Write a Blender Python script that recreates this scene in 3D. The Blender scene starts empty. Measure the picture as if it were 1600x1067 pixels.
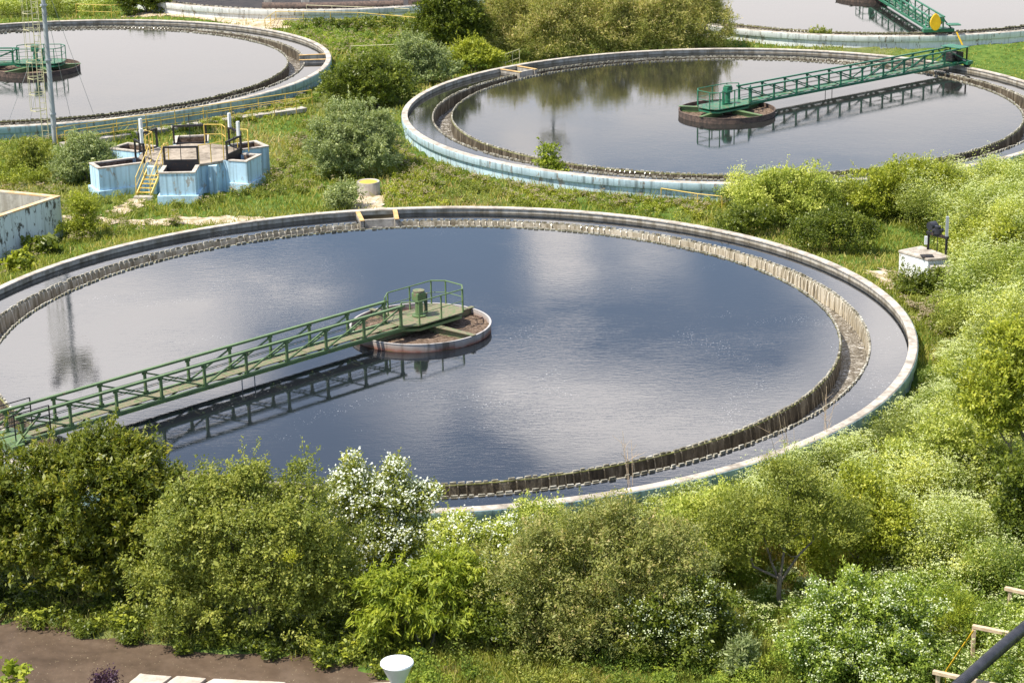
import bpy, math, random
import numpy as np
from mathutils import Vector, Matrix
SC = bpy.context.scene
COL = SC.collection
# ------------------------------------------------------------------ camera
F, PITCH, ROLL, ZC = 3315.8, 0.3094, -0.0188, 26.847          # focal length in pixels of a 1600 px wide frame
FW = Vector((0, math.cos(PITCH), -math.sin(PITCH)))
UP0 = Vector((1, 0, 0)).cross(FW)
RT = Vector((1, 0, 0)) * math.cos(ROLL) + UP0 * math.sin(ROLL)
UP = -Vector((1, 0, 0)) * math.sin(ROLL) + UP0 * math.cos(ROLL)
cam = bpy.data.cameras.new('camera')
co = bpy.data.objects.new('camera', cam)
COL.objects.link(co)
cam.sensor_width = 36; cam.lens = F / 1600 * 36; cam.clip_start = 0.5; cam.clip_end = 3000
m = Matrix.Identity(4)
for i in range(3):
    m[i][0], m[i][1], m[i][2] = RT[i], UP[i], -FW[i]
m[2][3] = ZC
co.matrix_world = m
SC.camera = co


def at(px, py, z=0.0):
    """world point at height z that lies under a pixel of the 1600x1067 photograph"""
    d = FW + RT * ((px - 800) / F) - UP * ((py - 533.5) / F)
    t = (z - ZC) / d.z
    return Vector((d.x * t, d.y * t, z))


def project(P):
    P = np.asarray(P, float) - np.array([0, 0, ZC])
    w = P @ np.array(FW)
    return 800 + F * (P @ np.array(RT)) / w, 533.5 - F * (P @ np.array(UP)) / w


# ------------------------------------------------------------------ light
SUN_EL = math.radians(60)
SDIR = Vector((-0.94 * math.cos(SUN_EL), -0.34 * math.cos(SUN_EL), math.sin(SUN_EL))).normalized()
sun = bpy.data.lights.new('sun', 'SUN')
sun.energy = 5.0; sun.angle = math.radians(0.53); sun.color = (1.0, 0.94, 0.83)
so = bpy.data.objects.new('sun', sun); COL.objects.link(so)
so.rotation_euler = SDIR.to_track_quat('Z', 'Y').to_euler()
W = bpy.data.worlds.new('World'); SC.world = W; W.use_nodes = True
nt = W.node_tree; N = nt.nodes; L = nt.links
for n in list(N): N.remove(n)
sky = N.new('ShaderNodeTexSky'); sky.sky_type = 'NISHITA'; sky.sun_disc = False
sky.sun_elevation = SUN_EL; sky.sun_rotation = math.atan2(SDIR.x, SDIR.y); sky.air_density = 1.0; sky.dust_density = 0.6; sky.ozone_density = 2.9


def wm(op, a, b=None, c=None):
    n = N.new('ShaderNodeMath'); n.operation = op
    for i, v in enumerate((a, b, c)):
        if v is None: continue
        if isinstance(v, (int, float)): n.inputs[i].default_value = v
        else: L.new(v, n.inputs[i])
    return n.outputs[0]


tc = N.new('ShaderNodeTexCoord'); sep = N.new('ShaderNodeSeparateXYZ'); L.new(tc.outputs['Generated'], sep.inputs[0])
az = wm('ARCTAN2', sep.outputs[0], sep.outputs[1]); el = wm('ARCSINE', sep.outputs[2])
cn = N.new('ShaderNodeTexNoise'); cn.inputs['Scale'].default_value = 9; cn.inputs['Detail'].default_value = 7; cn.inputs['Roughness'].default_value = 0.6
mp = N.new('ShaderNodeMapping'); mp.inputs['Scale'].default_value = (1, 1, 2.2); L.new(tc.outputs['Generated'], mp.inputs[0]); L.new(mp.outputs[0], cn.inputs['Vector'])
cn2 = N.new('ShaderNodeTexNoise'); cn2.inputs['Scale'].default_value = 2.6; cn2.inputs['Detail'].default_value = 6; cn2.inputs['Roughness'].default_value = 0.55
L.new(mp.outputs[0], cn2.inputs['Vector'])
fine = wm('SUBTRACT', cn.outputs['Fac'], 0.5)
azw = wm('MULTIPLY_ADD', fine, 0.10, az); elw = wm('MULTIPLY_ADD', fine, 0.05, el)
# cloud banks: direction given by the place in the tank water that mirrors them (x px, y px, half-width, half-height, weight)
CLOUDS = [(845, 350, 60, 90, .95), (1010, 400, 120, 50, .5), (430, 455, 170, 26, .75), (120, 500, 240, 130, .75), (60, 640, 200, 120, .45), (930, 130, 120, 40, -.55), (800, 120, 90, 40, -.4),
          (900, 650, 230, 70, .95), (1080, 690, 200, 80, .5), (300, 560, 120, 60, .35), (1250, 560, 110, 150, .35), (1420, 500, 110, 160, .9), (780, 700, 60, 80, -.7), (800, 40, 3000, 200, 1.1), (640, 600, 230, 60, .30),
          (620, 400, 120, 50, -.35), (1160, 430, 45, 110, -.25), (330, 700, 120, 60, -.3), (1180, 690, 120, 60, .25), (880, 430, 60, 30, .35)]
tot = None
for (x, y, sx, sy, wgt) in CLOUDS:
    d = at(x, y, .92) - Vector((0, 0, ZC))
    a0 = math.atan2(d.x, d.y); e0 = math.asin(-d.z / d.length)
    u = wm('MULTIPLY', wm('SUBTRACT', azw, a0), F / sx); v = wm('MULTIPLY', wm('SUBTRACT', elw, e0), F / sy)
    g = wm('MULTIPLY', wm('EXPONENT', wm('MULTIPLY', wm('ADD', wm('MULTIPLY', u, u), wm('MULTIPLY', v, v)), -1.0)), wgt)
    tot = g if tot is None else wm('ADD', tot, g)
high = wm('MULTIPLY', wm('SUBTRACT', cn2.outputs['Fac'], 0.48), 2.2)
hmask = N.new('ShaderNodeMapRange'); L.new(el, hmask.inputs[0]); hmask.inputs[1].default_value = 0.42; hmask.inputs[2].default_value = 0.6
tot = wm('ADD', tot, wm('MULTIPLY', wm('MAXIMUM', high, 0.0), hmask.outputs[0]))
tot = wm('MULTIPLY_ADD', fine, 0.7, tot)
cm = N.new('ShaderNodeMapRange'); cm.interpolation_type = 'SMOOTHSTEP'; L.new(tot, cm.inputs[0]); cm.inputs[1].default_value = 0.10; cm.inputs[2].default_value = 0.85; cm.inputs[3].default_value = 0.08; cm.inputs[4].default_value = 0.97
CLOUD_V = 8.8
mix = N.new('ShaderNodeMix'); mix.data_type = 'RGBA'; L.new(cm.outputs[0], mix.inputs[0]); L.new(sky.outputs[0], mix.inputs[6])
mix.inputs[7].default_value = (CLOUD_V, CLOUD_V * .95, CLOUD_V * .935, 1)
cb = N.new('ShaderNodeMapRange'); L.new(el, cb.inputs[0])     # low banks are grey, the higher cumulus is bright
for i_, v_ in enumerate((0.22, 0.33, 1.0, 1.75)): cb.inputs[i_ + 1].default_value = v_
cs = N.new('ShaderNodeVectorMath'); cs.operation = 'SCALE'; cs.inputs[0].default_value = (CLOUD_V, CLOUD_V * .95, CLOUD_V * .935); L.new(cb.outputs[0], cs.inputs['Scale']); L.new(cs.outputs[0], mix.inputs[7])
bg = N.new('ShaderNodeBackground'); bg.inputs['Strength'].default_value = 0.125; L.new(mix.outputs[2], bg.inputs[0])
wo = N.new('ShaderNodeOutputWorld'); L.new(bg.outputs[0], wo.inputs[0])
SC.view_settings.view_transform = 'Standard'; SC.view_settings.look = 'None'; SC.view_settings.gamma = 1
SC.view_settings.use_curve_mapping = False; SC.view_settings.exposure = 0.6
SC.cycles.max_bounces = 6; SC.cycles.transparent_max_bounces = 6; SC.cycles.use_denoising = True
SC.cycles.caustics_reflective = False; SC.cycles.caustics_refractive = False
SC.cycles.sample_clamp_indirect = 6

rng = np.random.default_rng(7)
random.seed(7)


# ------------------------------------------------------------------ materials
class Mat:
    def __init__(s, name, rough=0.8, spec=0.3):
        s.m = bpy.data.materials.new(name); s.m.use_nodes = True
        s.t = s.m.node_tree; s.b = s.t.nodes['Principled BSDF']
        s.b.inputs['Roughness'].default_value = rough; s.b.inputs['Specular IOR Level'].default_value = spec
        s.tc = s.t.nodes.new('ShaderNodeTexCoord').outputs['Object']

    def link(s, a, b): s.t.links.new(a, b)

    def noise(s, scale, detail=4, rough=.55, stretch=None, out='Fac', dist=0):
        n = s.t.nodes.new('ShaderNodeTexNoise'); n.inputs['Scale'].default_value = scale; n.inputs['Detail'].default_value = detail
        n.inputs['Roughness'].default_value = rough; n.inputs['Distortion'].default_value = dist
        v = s.tc
        if stretch:
            mp = s.t.nodes.new('ShaderNodeMapping'); mp.inputs['Scale'].default_value = stretch; s.link(v, mp.inputs[0]); v = mp.outputs[0]
        s.link(v, n.inputs['Vector'])
        return n.outputs[out]

    def ramp(s, fac, stops, const=False):
        n = s.t.nodes.new('ShaderNodeValToRGB'); e = n.color_ramp.elements
        if const: n.color_ramp.interpolation = 'CONSTANT'
        while len(e) < len(stops): e.new(0.5)
        for el_, (p, c) in zip(e, stops):
            el_.position = p; el_.color = (*c, 1) if len(c) == 3 else c
        s.link(fac, n.inputs[0]); return n.outputs[0]

    def map(s, fac, a, b, lo=0, hi=1):
        n = s.t.nodes.new('ShaderNodeMapRange'); s.link(fac, n.inputs[0])
        for i, v in enumerate((a, b, lo, hi)): n.inputs[i + 1].default_value = v
        return n.outputs[0]

    def mix(s, fac, a, b, mode='MIX'):
        n = s.t.nodes.new('ShaderNodeMix'); n.data_type = 'RGBA'; n.blend_type = mode
        for i, v in ((0, fac), (6, a), (7, b)):
            if isinstance(v, (int, float)): n.inputs[i].default_value = v
            elif isinstance(v, tuple): n.inputs[i].default_value = (*v, 1)
            else: s.link(v, n.inputs[i])
        return n.outputs[2]

    def math(s, op, a, b):
        n = s.t.nodes.new('ShaderNodeMath'); n.operation = op
        for i, v in ((0, a), (1, b)):
            if isinstance(v, (int, float)): n.inputs[i].default_value = v
            else: s.link(v, n.inputs[i])
        return n.outputs[0]

    def z(s):
        n = s.t.nodes.new('ShaderNodeSeparateXYZ'); s.link(s.tc, n.inputs[0]); return n.outputs[2]

    def attr(s, name):
        n = s.t.nodes.new('ShaderNodeAttribute'); n.attribute_name = name; return n

    def color(s, c):
        if isinstance(c, tuple): s.b.inputs['Base Color'].default_value = (*c, 1)
        else: s.link(c, s.b.inputs['Base Color'])
        return s

    def bump(s, h, strength=.3, dist=.02):
        n = s.t.nodes.new('ShaderNodeBump'); n.inputs['Strength'].default_value = strength; n.inputs['Distance'].default_value = dist
        s.link(h, n.inputs['Height']); s.link(n.outputs[0], s.b.inputs['Normal']); return s


def concrete(name, light=(.50, .46, .40), dark=(.20, .18, .15), streak=.6):
    k = Mat(name, .9, .2)
    a = k.ramp(k.noise(1.1, 8, .65), [(.30, dark), (.52, light), (.8, tuple(min(1, v * 1.12) for v in light))])
    st = k.ramp(k.noise(1.0, 4, .6, (3.5, 3.5, .25)), [(.42, (1, 1, 1)), (.66, (.45, .42, .38))])
    c = k.mix(streak, a, st, 'MULTIPLY')
    c = k.mix(.5, c, k.ramp(k.noise(22, 3), [(.3, (.72, .72, .72)), (.7, (1, 1, 1))]), 'MULTIPLY')
    k.color(c); k.bump(k.noise(14, 5), .4, .02)
    return k


def paint_wall(name, paint, bare=(.36, .33, .29), amount=.5, low=None, grime=.5):
    k = Mat(name, .75, .3)
    base = k.ramp(k.noise(.9, 6, .6), [(.3, tuple(v * .78 for v in paint)), (.7, paint)])
    peel = k.ramp(k.noise(1.0, 8, .72, (2.6, 2.6, 1.1)), [(amount, (0, 0, 0)), (amount + .03, (1, 1, 1))])
    c = k.mix(peel, base, k.ramp(k.noise(3, 5), [(.3, tuple(v * .6 for v in bare)), (.7, bare)]))
    st = k.ramp(k.noise(1.0, 5, .6, (5, 5, .22)), [(.5, (1, 1, 1)), (.72, (.28, .27, .24))])
    c = k.mix(grime, c, st, 'MULTIPLY')
    k.color(c); k.bump(k.noise(9, 6), .35, .02)
    return k


M = {}
M['concrete'] = concrete('weathered_concrete')
M['grimy'] = concrete('grimy_platform_concrete', (.40, .34, .27), (.11, .09, .07), .5)
M['coping'] = concrete('pale_coping_concrete', (.56, .50, .43), (.26, .225, .18), .55)
k = Mat('wet_inner_wall', .8, .35)                    # pale above, dark algae belt at the water line
base = k.ramp(k.noise(1.3, 7, .65), [(.3, (.30, .26, .20)), (.5, (.52, .47, .39)), (.8, (.62, .57, .48))])
base = k.mix(.75, base, k.ramp(k.noise(1, 5, .6, (3, 3, .3)), [(.42, (1, 1, 1)), (.62, (.42, .38, .30))]), 'MULTIPLY')
h = k.math('ADD', k.z(), k.math('MULTIPLY', k.noise(1.5, 4), .08))
k.color(k.mix(k.map(h, 1.01, .95), base, (.11, .085, .05))); k.bump(k.noise(12, 5), .4, .02); M['inner'] = k
M['blue_paint'] = paint_wall('pale_blue_painted_concrete', (.55, .70, .77), (.42, .38, .33), .575, grime=.95)
M['teal_paint'] = paint_wall('faded_teal_painted_concrete', (.38, .54, .59), (.42, .39, .33), .57, grime=.95)
M['sky_paint'] = paint_wall('sky_blue_painted_concrete', (.54, .76, .90), (.50, .52, .50), .585, grime=.75)
M['peeling'] = paint_wall('peeling_pale_blue_plaster', (.70, .78, .78), (.12, .12, .10), .535, grime=.9)
M['white_wash'] = paint_wall('whitewashed_concrete', (.80, .82, .80), (.40, .36, .29), .585, grime=.6)
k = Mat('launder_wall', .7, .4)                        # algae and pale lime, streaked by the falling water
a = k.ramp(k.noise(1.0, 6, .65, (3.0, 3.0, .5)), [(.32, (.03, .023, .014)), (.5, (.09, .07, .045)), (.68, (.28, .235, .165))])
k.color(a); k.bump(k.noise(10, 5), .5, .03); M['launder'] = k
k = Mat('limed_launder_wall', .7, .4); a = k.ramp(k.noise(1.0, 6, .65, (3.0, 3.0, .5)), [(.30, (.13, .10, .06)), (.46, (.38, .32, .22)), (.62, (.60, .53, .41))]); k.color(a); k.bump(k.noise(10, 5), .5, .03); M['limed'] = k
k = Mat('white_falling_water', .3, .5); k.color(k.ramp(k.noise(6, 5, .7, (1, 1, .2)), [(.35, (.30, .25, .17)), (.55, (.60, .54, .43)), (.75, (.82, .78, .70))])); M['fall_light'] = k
k = Mat('pale_weir_plate', .55, .4)
k.color(k.ramp(k.noise(2.6, 6, .7), [(.36, (.10, .085, .05)), (.50, (.30, .27, .20)), (.68, (.58, .55, .47))])); M['weir'] = k
k = Mat('mossy_lip', .8, .3); k.color(k.ramp(k.noise(2.5, 7, .7), [(.35, (.06, .055, .02)), (.5, (.22, .22, .07)), (.65, (.40, .36, .22))])); M['moss'] = k
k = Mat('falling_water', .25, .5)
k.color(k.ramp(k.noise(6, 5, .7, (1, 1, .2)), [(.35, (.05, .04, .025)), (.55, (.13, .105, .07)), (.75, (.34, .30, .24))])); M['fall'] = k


def water(name, base, ripple=.35, foam=0.0, ior=1.45):
    k = Mat(name, .022, .5)
    k.b.inputs['IOR'].default_value = ior
    n1 = k.noise(2.4, 5, .6, (1, 2.4, 1), dist=.6); n2 = k.noise(9, 3, .55, (1, 1.9, 1)); n3 = k.noise(.25, 3)
    hgt = k.math('ADD', k.math('MULTIPLY', n1, .7), k.math('MULTIPLY', n2, .22))
    hgt = k.math('MULTIPLY', hgt, k.map(n3, .35, .65, .35, 1.25))
    k.bump(hgt, ripple, .012)
    c = k.ramp(k.noise(.12, 4), [(.3, tuple(v * .8 for v in base)), (.7, base)])
    if foam:
        sp = k.noise(14, 2, .5)
        area = k.map(k.noise(.13, 4, .6, dist=1.6), .53, .68)
        f = k.math('MULTIPLY', k.map(sp, .66, .70), area)
        c = k.mix(k.math('MULTIPLY', f, foam), c, (.62, .62, .62))
    k.color(c)
    return k


M['water'] = water('dark_tank_water', (.010, .012, .015), .21, .9, 1.75)
M['water_far'] = water('tank_water', (.022, .022, .020), .24, 0, 1.6)
k = Mat('rushing_launder_water', .22, .5)
n = k.noise(2.0, 7, .7, (2.2, 2.2, 1), dist=1.5)
k.color(k.ramp(n, [(.36, (.06, .05, .035)), (.49, (.17, .14, .10)), (.58, (.40, .36, .30)), (.65, (.85, .84, .82))])); k.bump(n, 1, .12); M['rush'] = k


def metal_paint(name, c, rust=.62, rough=.45, dirt=(.19, .15, .09)):
    k = Mat(name, rough, .5)
    p = k.ramp(k.noise(2.2, 5, .6), [(.3, tuple(v * .72 for v in c)), (.7, c)])
    k.color(k.mix(k.ramp(k.noise(5, 7, .7), [(rust, (0, 0, 0)), (rust + .05, (1, 1, 1))]), p, dirt)); k.bump(k.noise(30, 3), .15, .005)
    return k


M['green'] = metal_paint('old_green_paint', (.135, .215, .085), .585)
M['deck'] = metal_paint('dusty_green_deck', (.15, .19, .085), .46, .7, (.20, .17, .105))
M['emerald'] = metal_paint('emerald_green_paint', (.03, .18, .095), .58)
M['emerald_deck'] = metal_paint('emerald_deck', (.05, .19, .10), .52)
M['dark_green'] = metal_paint('dark_green_steel', (.02, .07, .045), .5)
M['yellow'] = metal_paint('yellow_rail_paint', (.72, .50, .10), .66, .5, (.45, .30, .12))
M['yellow_bright'] = metal_paint('bright_yellow_paint', (.85, .50, .015), .74, .4)
M['pale_yellow'] = metal_paint('faded_cream_paint', (.66, .60, .36), .62, .6, (.40, .30, .16))
M['steel'] = metal_paint('grey_painted_steel', (.40, .42, .44), .7)
M['black'] = metal_paint('black_rusty_steel', (.018, .016, .018), .58, .55, (.07, .035, .025))
M['white_metal'] = metal_paint('white_painted_metal', (.80, .82, .82), .75, .4)
M['rust_ring'] = metal_paint('rusty_ring_steel', (.15, .10, .075), .48, .85, (.07, .05, .04))
k = Mat('chalky_ring_steel', .7, .3)
h = k.math('ADD', k.z(), k.math('MULTIPLY', k.noise(1.2, 5, .6), .5))
c = k.ramp(k.map(h, .98, 1.62), [(.0, (.05, .04, .02)), (.18, (.17, .12, .05)), (.34, (.28, .13, .10)), (.46, (.33, .25, .21)), (.75, (.44, .41, .39))])
c = k.mix(.7, c, k.ramp(k.noise(1, 4, .7, (2, 2, .4)), [(.52, (1, 1, 1)), (.68, (.22, .19, .15))]), 'MULTIPLY'); k.color(c); M['chalk_ring'] = k
k = Mat('dried_scum', .95, .1)
n = k.noise(5, 9, .75)
k.color(k.ramp(n, [(.34, (.035, .026, .018)), (.48, (.17, .12, .085)), (.62, (.30, .22, .17)), (.75, (.40, .32, .25))])); k.bump(n, 1, .15); M['scum'] = k
k = Mat('dark_tank_floor', .6, .3); k.color(k.ramp(k.noise(1, 6, .7), [(.3, (.012, .010, .008)), (.7, (.05, .038, .03))])); M['floor_dark'] = k
k = Mat('lichen_concrete', .9, .1); k.color(k.ramp(k.noise(3, 5), [(.3, (.42, .26, .10)), (.7, (.66, .45, .22))])); M['orange'] = k
k = Mat('lichen_on_coping', .9, .1); k.color(k.ramp(k.noise(2.2, 7, .7), [(.38, (.52, .46, .38)), (.5, (.60, .44, .26)), (.62, (.62, .36, .16))])); M['lichen'] = k
k = Mat('black_hose', .45, .4); k.color(k.ramp(k.noise(3, 4), [(.3, (.022, .023, .028)), (.7, (.05, .05, .06))])); M['hose'] = k
k = Mat('raw_timber', .8, .2); k.color(k.ramp(k.noise(2, 6, .6, (1, 8, 8)), [(.3, (.42, .30, .19)), (.7, (.66, .52, .37))])); M['wood'] = k
k = Mat('lamp_opal', .35, .5); k.color(k.ramp(k.noise(3, 4), [(.3, (.72, .76, .80)), (.7, (.85, .87, .88))])); M['opal'] = k
k = Mat('lamp_cone', .3, .5); k.color(k.ramp(k.noise(2, 4), [(.3, (.50, .54, .50)), (.7, (.70, .73, .70))])); M['cone'] = k
k = Mat('pale_slab', .8, .3); k.color(k.ramp(k.noise(1.3, 8, .65), [(.3, (.30, .25, .20)), (.5, (.50, .44, .37)), (.8, (.62, .57, .51))])); k.bump(k.noise(5, 6), .5, .04); M['slab'] = k
k = Mat('bark', .9, .1); k.color(k.ramp(k.noise(3, 7, .7, (3, 3, .7)), [(.3, (.10, .08, .065)), (.7, (.32, .28, .23))])); k.bump(k.noise(9, 5), .6, .03); M['bark'] = k

# mud, paths, ground
k = Mat('wet_brown_mud', .5, .3)
a = k.ramp(k.noise(.35, 5, .55, dist=2.5), [(.3, (.080, .054, .036)), (.5, (.110, .075, .051)), (.7, (.135, .095, .066))])
a = k.mix(.55, a, k.ramp(k.noise(4, 8, .7), [(.35, (.6, .6, .6)), (.6, (1, 1, 1))]), 'MULTIPLY'); k.color(k.mix(k.map(k.noise(17, 1), .72, .74), a, (.38, .32, .2))); k.bump(k.noise(1.2, 4, dist=2), .12, .03); M['mud'] = k
k = Mat('pale_dusty_path', .95, .1)
k.color(k.ramp(k.noise(1.6, 8, .7), [(.33, (.18, .19, .07)), (.45, (.40, .31, .20)), (.65, (.62, .53, .42))])); k.bump(k.noise(8, 6), .5, .03); M['path'] = k
k = Mat('grassy_soil', .95, .05)
g = k.ramp(k.noise(1.6, 7, .7), [(.28, (.035, .060, .014)), (.48, (.085, .145, .028)), (.66, (.155, .215, .045)), (.82, (.24, .26, .09))])
dry = k.ramp(k.noise(.10, 5, .6), [(.50, (0, 0, 0)), (.68, (1, 1, 1))])
g = k.mix(k.math('MULTIPLY', dry, .55), g, k.ramp(k.noise(3, 6, .7), [(.3, (.16, .13, .06)), (.7, (.30, .235, .135))])); k.color(g); k.bump(k.noise(6, 6, .7), .8, .12); M['ground'] = k


def leafmat(name, stops, rough=.5, trans=.35, spec=.35):
    k = Mat(name, rough, spec)
    a = k.attr('v').outputs['Fac']
    c = k.ramp(a, stops); k.color(c)
    out = k.t.nodes['Material Output']; tr = k.t.nodes.new('ShaderNodeBsdfTranslucent'); ms = k.t.nodes.new('ShaderNodeMixShader')
    ms.inputs[0].default_value = trans
    k.link(k.mix(1.0, c, (1.25, 1.30, .55), 'MULTIPLY'), tr.inputs[0]); k.link(k.b.outputs[0], ms.inputs[1]); k.link(tr.outputs[0], ms.inputs[2]); k.link(ms.outputs[0], out.inputs[0])
    return k


def G(*cs):
    n = len(cs) - 1
    return [(i / n, c) for i, c in enumerate(cs)]


M['leaf_cherry'] = leafmat('cherry_leaves', G((0.059, 0.087, 0.013), (0.129, 0.160, 0.018), (0.215, 0.232, 0.025), (0.365, 0.309, 0.038)), .4)
M['leaf_haw'] = leafmat('hawthorn_leaves', G((0.101, 0.130, 0.022), (0.191, 0.229, 0.037), (0.318, 0.334, 0.058), (0.488, 0.470, 0.106)))
M['leaf_dark'] = leafmat('dark_leaves', G((0.054, 0.075, 0.011), (0.107, 0.144, 0.020), (0.190, 0.224, 0.027), (0.309, 0.330, 0.046)), .4)
M['leaf_bright'] = leafmat('bright_leaves', G((0.136, 0.171, 0.020), (0.258, 0.297, 0.029), (0.409, 0.435, 0.048), (0.605, 0.566, 0.087)))
M['leaf_lime'] = leafmat('yellow_green_leaves', G((0.106, 0.163, 0.017), (0.212, 0.273, 0.023), (0.350, 0.393, 0.035), (0.508, 0.503, 0.070)))
M['leaf_olive'] = leafmat('olive_brown_leaves', G((0.103, 0.127, 0.033), (0.220, 0.246, 0.061), (0.373, 0.366, 0.105), (0.592, 0.442, 0.220)))
M['leaf_grey'] = leafmat('grey_green_leaves', G((0.110, 0.154, 0.058), (0.220, 0.268, 0.105), (0.358, 0.403, 0.173), (0.578, 0.591, 0.294)))
M['leaf_tam'] = leafmat('feathery_leaves', G((.13, .17, .035), (.28, .30, .065), (.48, .43, .15), (.78, .60, .33)), .8)
M['leaf_hem'] = leafmat('hemlock_leaves', G((0.134, 0.190, 0.031), (0.285, 0.342, 0.049), (0.510, 0.535, 0.111), (0.765, 0.741, 0.234)), .7)
M['leaf_hemdark'] = leafmat('hemlock_dark_leaves', G((0.090, 0.149, 0.022), (0.180, 0.256, 0.036), (0.324, 0.396, 0.054), (0.504, 0.562, 0.096)), .7)  # deeper green leaf colour of its own, for other weed patches and shrubs
M['umbel'] = leafmat('pale_umbels', G((0.432, 0.483, 0.176), (0.562, 0.609, 0.275), (0.713, 0.745, 0.418), (0.864, 0.861, 0.605)), .8)
M['blossom'] = leafmat('white_blossom', G((.70, .74, .62), (.82, .84, .76), (.90, .90, .86)), .7, .3)
M['elder'] = leafmat('cream_flower_heads', G((.50, .56, .30), (.62, .67, .42), (.76, .79, .58)), .7, .3)
M['purple'] = leafmat('purple_leaves', G((.05, .02, .04), (.11, .06, .10)), .5)
M['grass'] = leafmat('grass_blades', G((0.088, 0.115, 0.019), (0.188, 0.224, 0.033), (0.312, 0.328, 0.057), (0.450, 0.402, 0.104), (0.500, 0.368, 0.162), (0.600, 0.460, 0.247)), .6)
M['straw'] = leafmat('dry_stalks', G((.30, .24, .15), (.48, .40, .28)), .8)


# ------------------------------------------------------------------ mesh helpers
class MB:
    def __init__(s): s.v = []; s.f = []

    def add(s, vs, fs):
        o = len(s.v); s.v += [tuple(v) for v in vs]; s.f += [tuple(i + o for i in f) for f in fs]; return s

    def box(s, x0, x1, y0, y1, z0, z1):
        vs = [(x, y, z) for x in (x0, x1) for y in (y0, y1) for z in (z0, z1)]
        return s.add(vs, [(0, 1, 3, 2), (4, 6, 7, 5), (0, 4, 5, 1), (2, 3, 7, 6), (0, 2, 6, 4), (1, 5, 7, 3)])

    def bar(s, p, q, w, h=None, up=(0, 0, 1), w2=None):
        h = h or w; p = Vector(p); q = Vector(q); d = (q - p).normalized(); u = Vector(up)
        if abs(d.dot(u)) > .98: u = Vector((1, 0, 0))
        a = d.cross(u).normalized(); b = a.cross(d)
        vs = []
        for c, ww in ((p, w), (q, w2 or w)):
            for sx, sy in ((-1, -1), (1, -1), (1, 1), (-1, 1)): vs.append(c + a * sx * ww / 2 + b * sy * h / 2)
        return s.add(vs, [(0, 1, 2, 3), (7, 6, 5, 4), (0, 4, 5, 1), (1, 5, 6, 2), (2, 6, 7, 3), (3, 7, 4, 0)])

    def tube(s, pts, r, n=8, r2=None):
        pts = [Vector(p) for p in pts]; vs = []; fs = []; k = len(pts)
        for i, p in enumerate(pts):
            d = (pts[min(i + 1, k - 1)] - pts[max(i - 1, 0)]).normalized(); u = Vector((0, 0, 1)) if abs(d.z) < .95 else Vector((1, 0, 0))
            a = d.cross(u).normalized(); b = a.cross(d); rr = r if r2 is None else r + (r2 - r) * i / (k - 1)
            for j in range(n):
                t = 2 * math.pi * j / n; vs.append(p + a * math.cos(t) * rr + b * math.sin(t) * rr)
        for i in range(k - 1):
            for j in range(n):
                fs.append((i * n + j, i * n + (j + 1) % n, (i + 1) * n + (j + 1) % n, (i + 1) * n + j))
        fs.append(tuple(range(n - 1, -1, -1))); fs.append(tuple((k - 1) * n + j for j in range(n)))
        return s.add(vs, fs)

    def lathe(s, prof, a0=0, a1=360, n=192, closed=True, jit=0):
        full = abs(a1 - a0) >= 359.9; cnt = n if full else n + 1; kk = len(prof); vs = []; fs = []
        for i in range(cnt):
            t = math.radians(a0 + (a1 - a0) * i / n)
            for r, z in prof:
                vs.append((r * math.cos(t), r * math.sin(t), z))
        for i in range(n):
            j = (i + 1) % cnt
            for q in range(kk if closed else kk - 1):
                q2 = (q + 1) % kk; fs.append((i * kk + q, j * kk + q, j * kk + q2, i * kk + q2))
        if closed and not full:
            fs.append(tuple(range(kk))); fs.append(tuple((cnt - 1) * kk + q for q in range(kk - 1, -1, -1)))
        return s.add(vs, fs)

    def prism(s, poly, z0, z1):
        n = len(poly)
        vs = [(x, y, z0) for x, y in poly] + [(x, y, z1) for x, y in poly]
        return s.add(vs, [tuple(range(n - 1, -1, -1)), tuple(range(n, 2 * n))] + [(i, (i + 1) % n, n + (i + 1) % n, n + i) for i in range(n)])

    def mesh(s, name, mat, smooth=False):
        me = bpy.data.meshes.new(name); me.from_pydata(s.v, [], s.f); me.update()
        for mm in (mat if isinstance(mat, (list, tuple)) else [mat]): me.materials.append(M[mm].m)
        if smooth:
            me.polygons.foreach_set('use_smooth', [True] * len(me.polygons))
            me.set_sharp_from_angle(angle=math.radians(35))
        return me

    def build(s, name, mat, parent=None, smooth=False, bevel=0):
        o = link(name, s.mesh(name, mat, smooth), parent)
        if bevel:
            b = o.modifiers.new('bevel', 'BEVEL'); b.width = bevel; b.segments = 2; b.limit_method = 'ANGLE'
        return o


def link(name, data, parent=None):
    o = bpy.data.objects.new(name, data); COL.objects.link(o)
    if parent: o.parent = parent
    return o


def tag(o, label, cat, group=None):
    o['label'] = label; o['category'] = cat
    if group: o['group'] = group
    return o


def thing(name, label, cat, loc=(0, 0, 0), rz=0, group=None):
    o = link(name, None); o.location = loc; o.rotation_euler = (0, 0, rz)
    return tag(o, label, cat, group)


def kind(o, k_='structure'): o['kind'] = k_; return o


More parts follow.
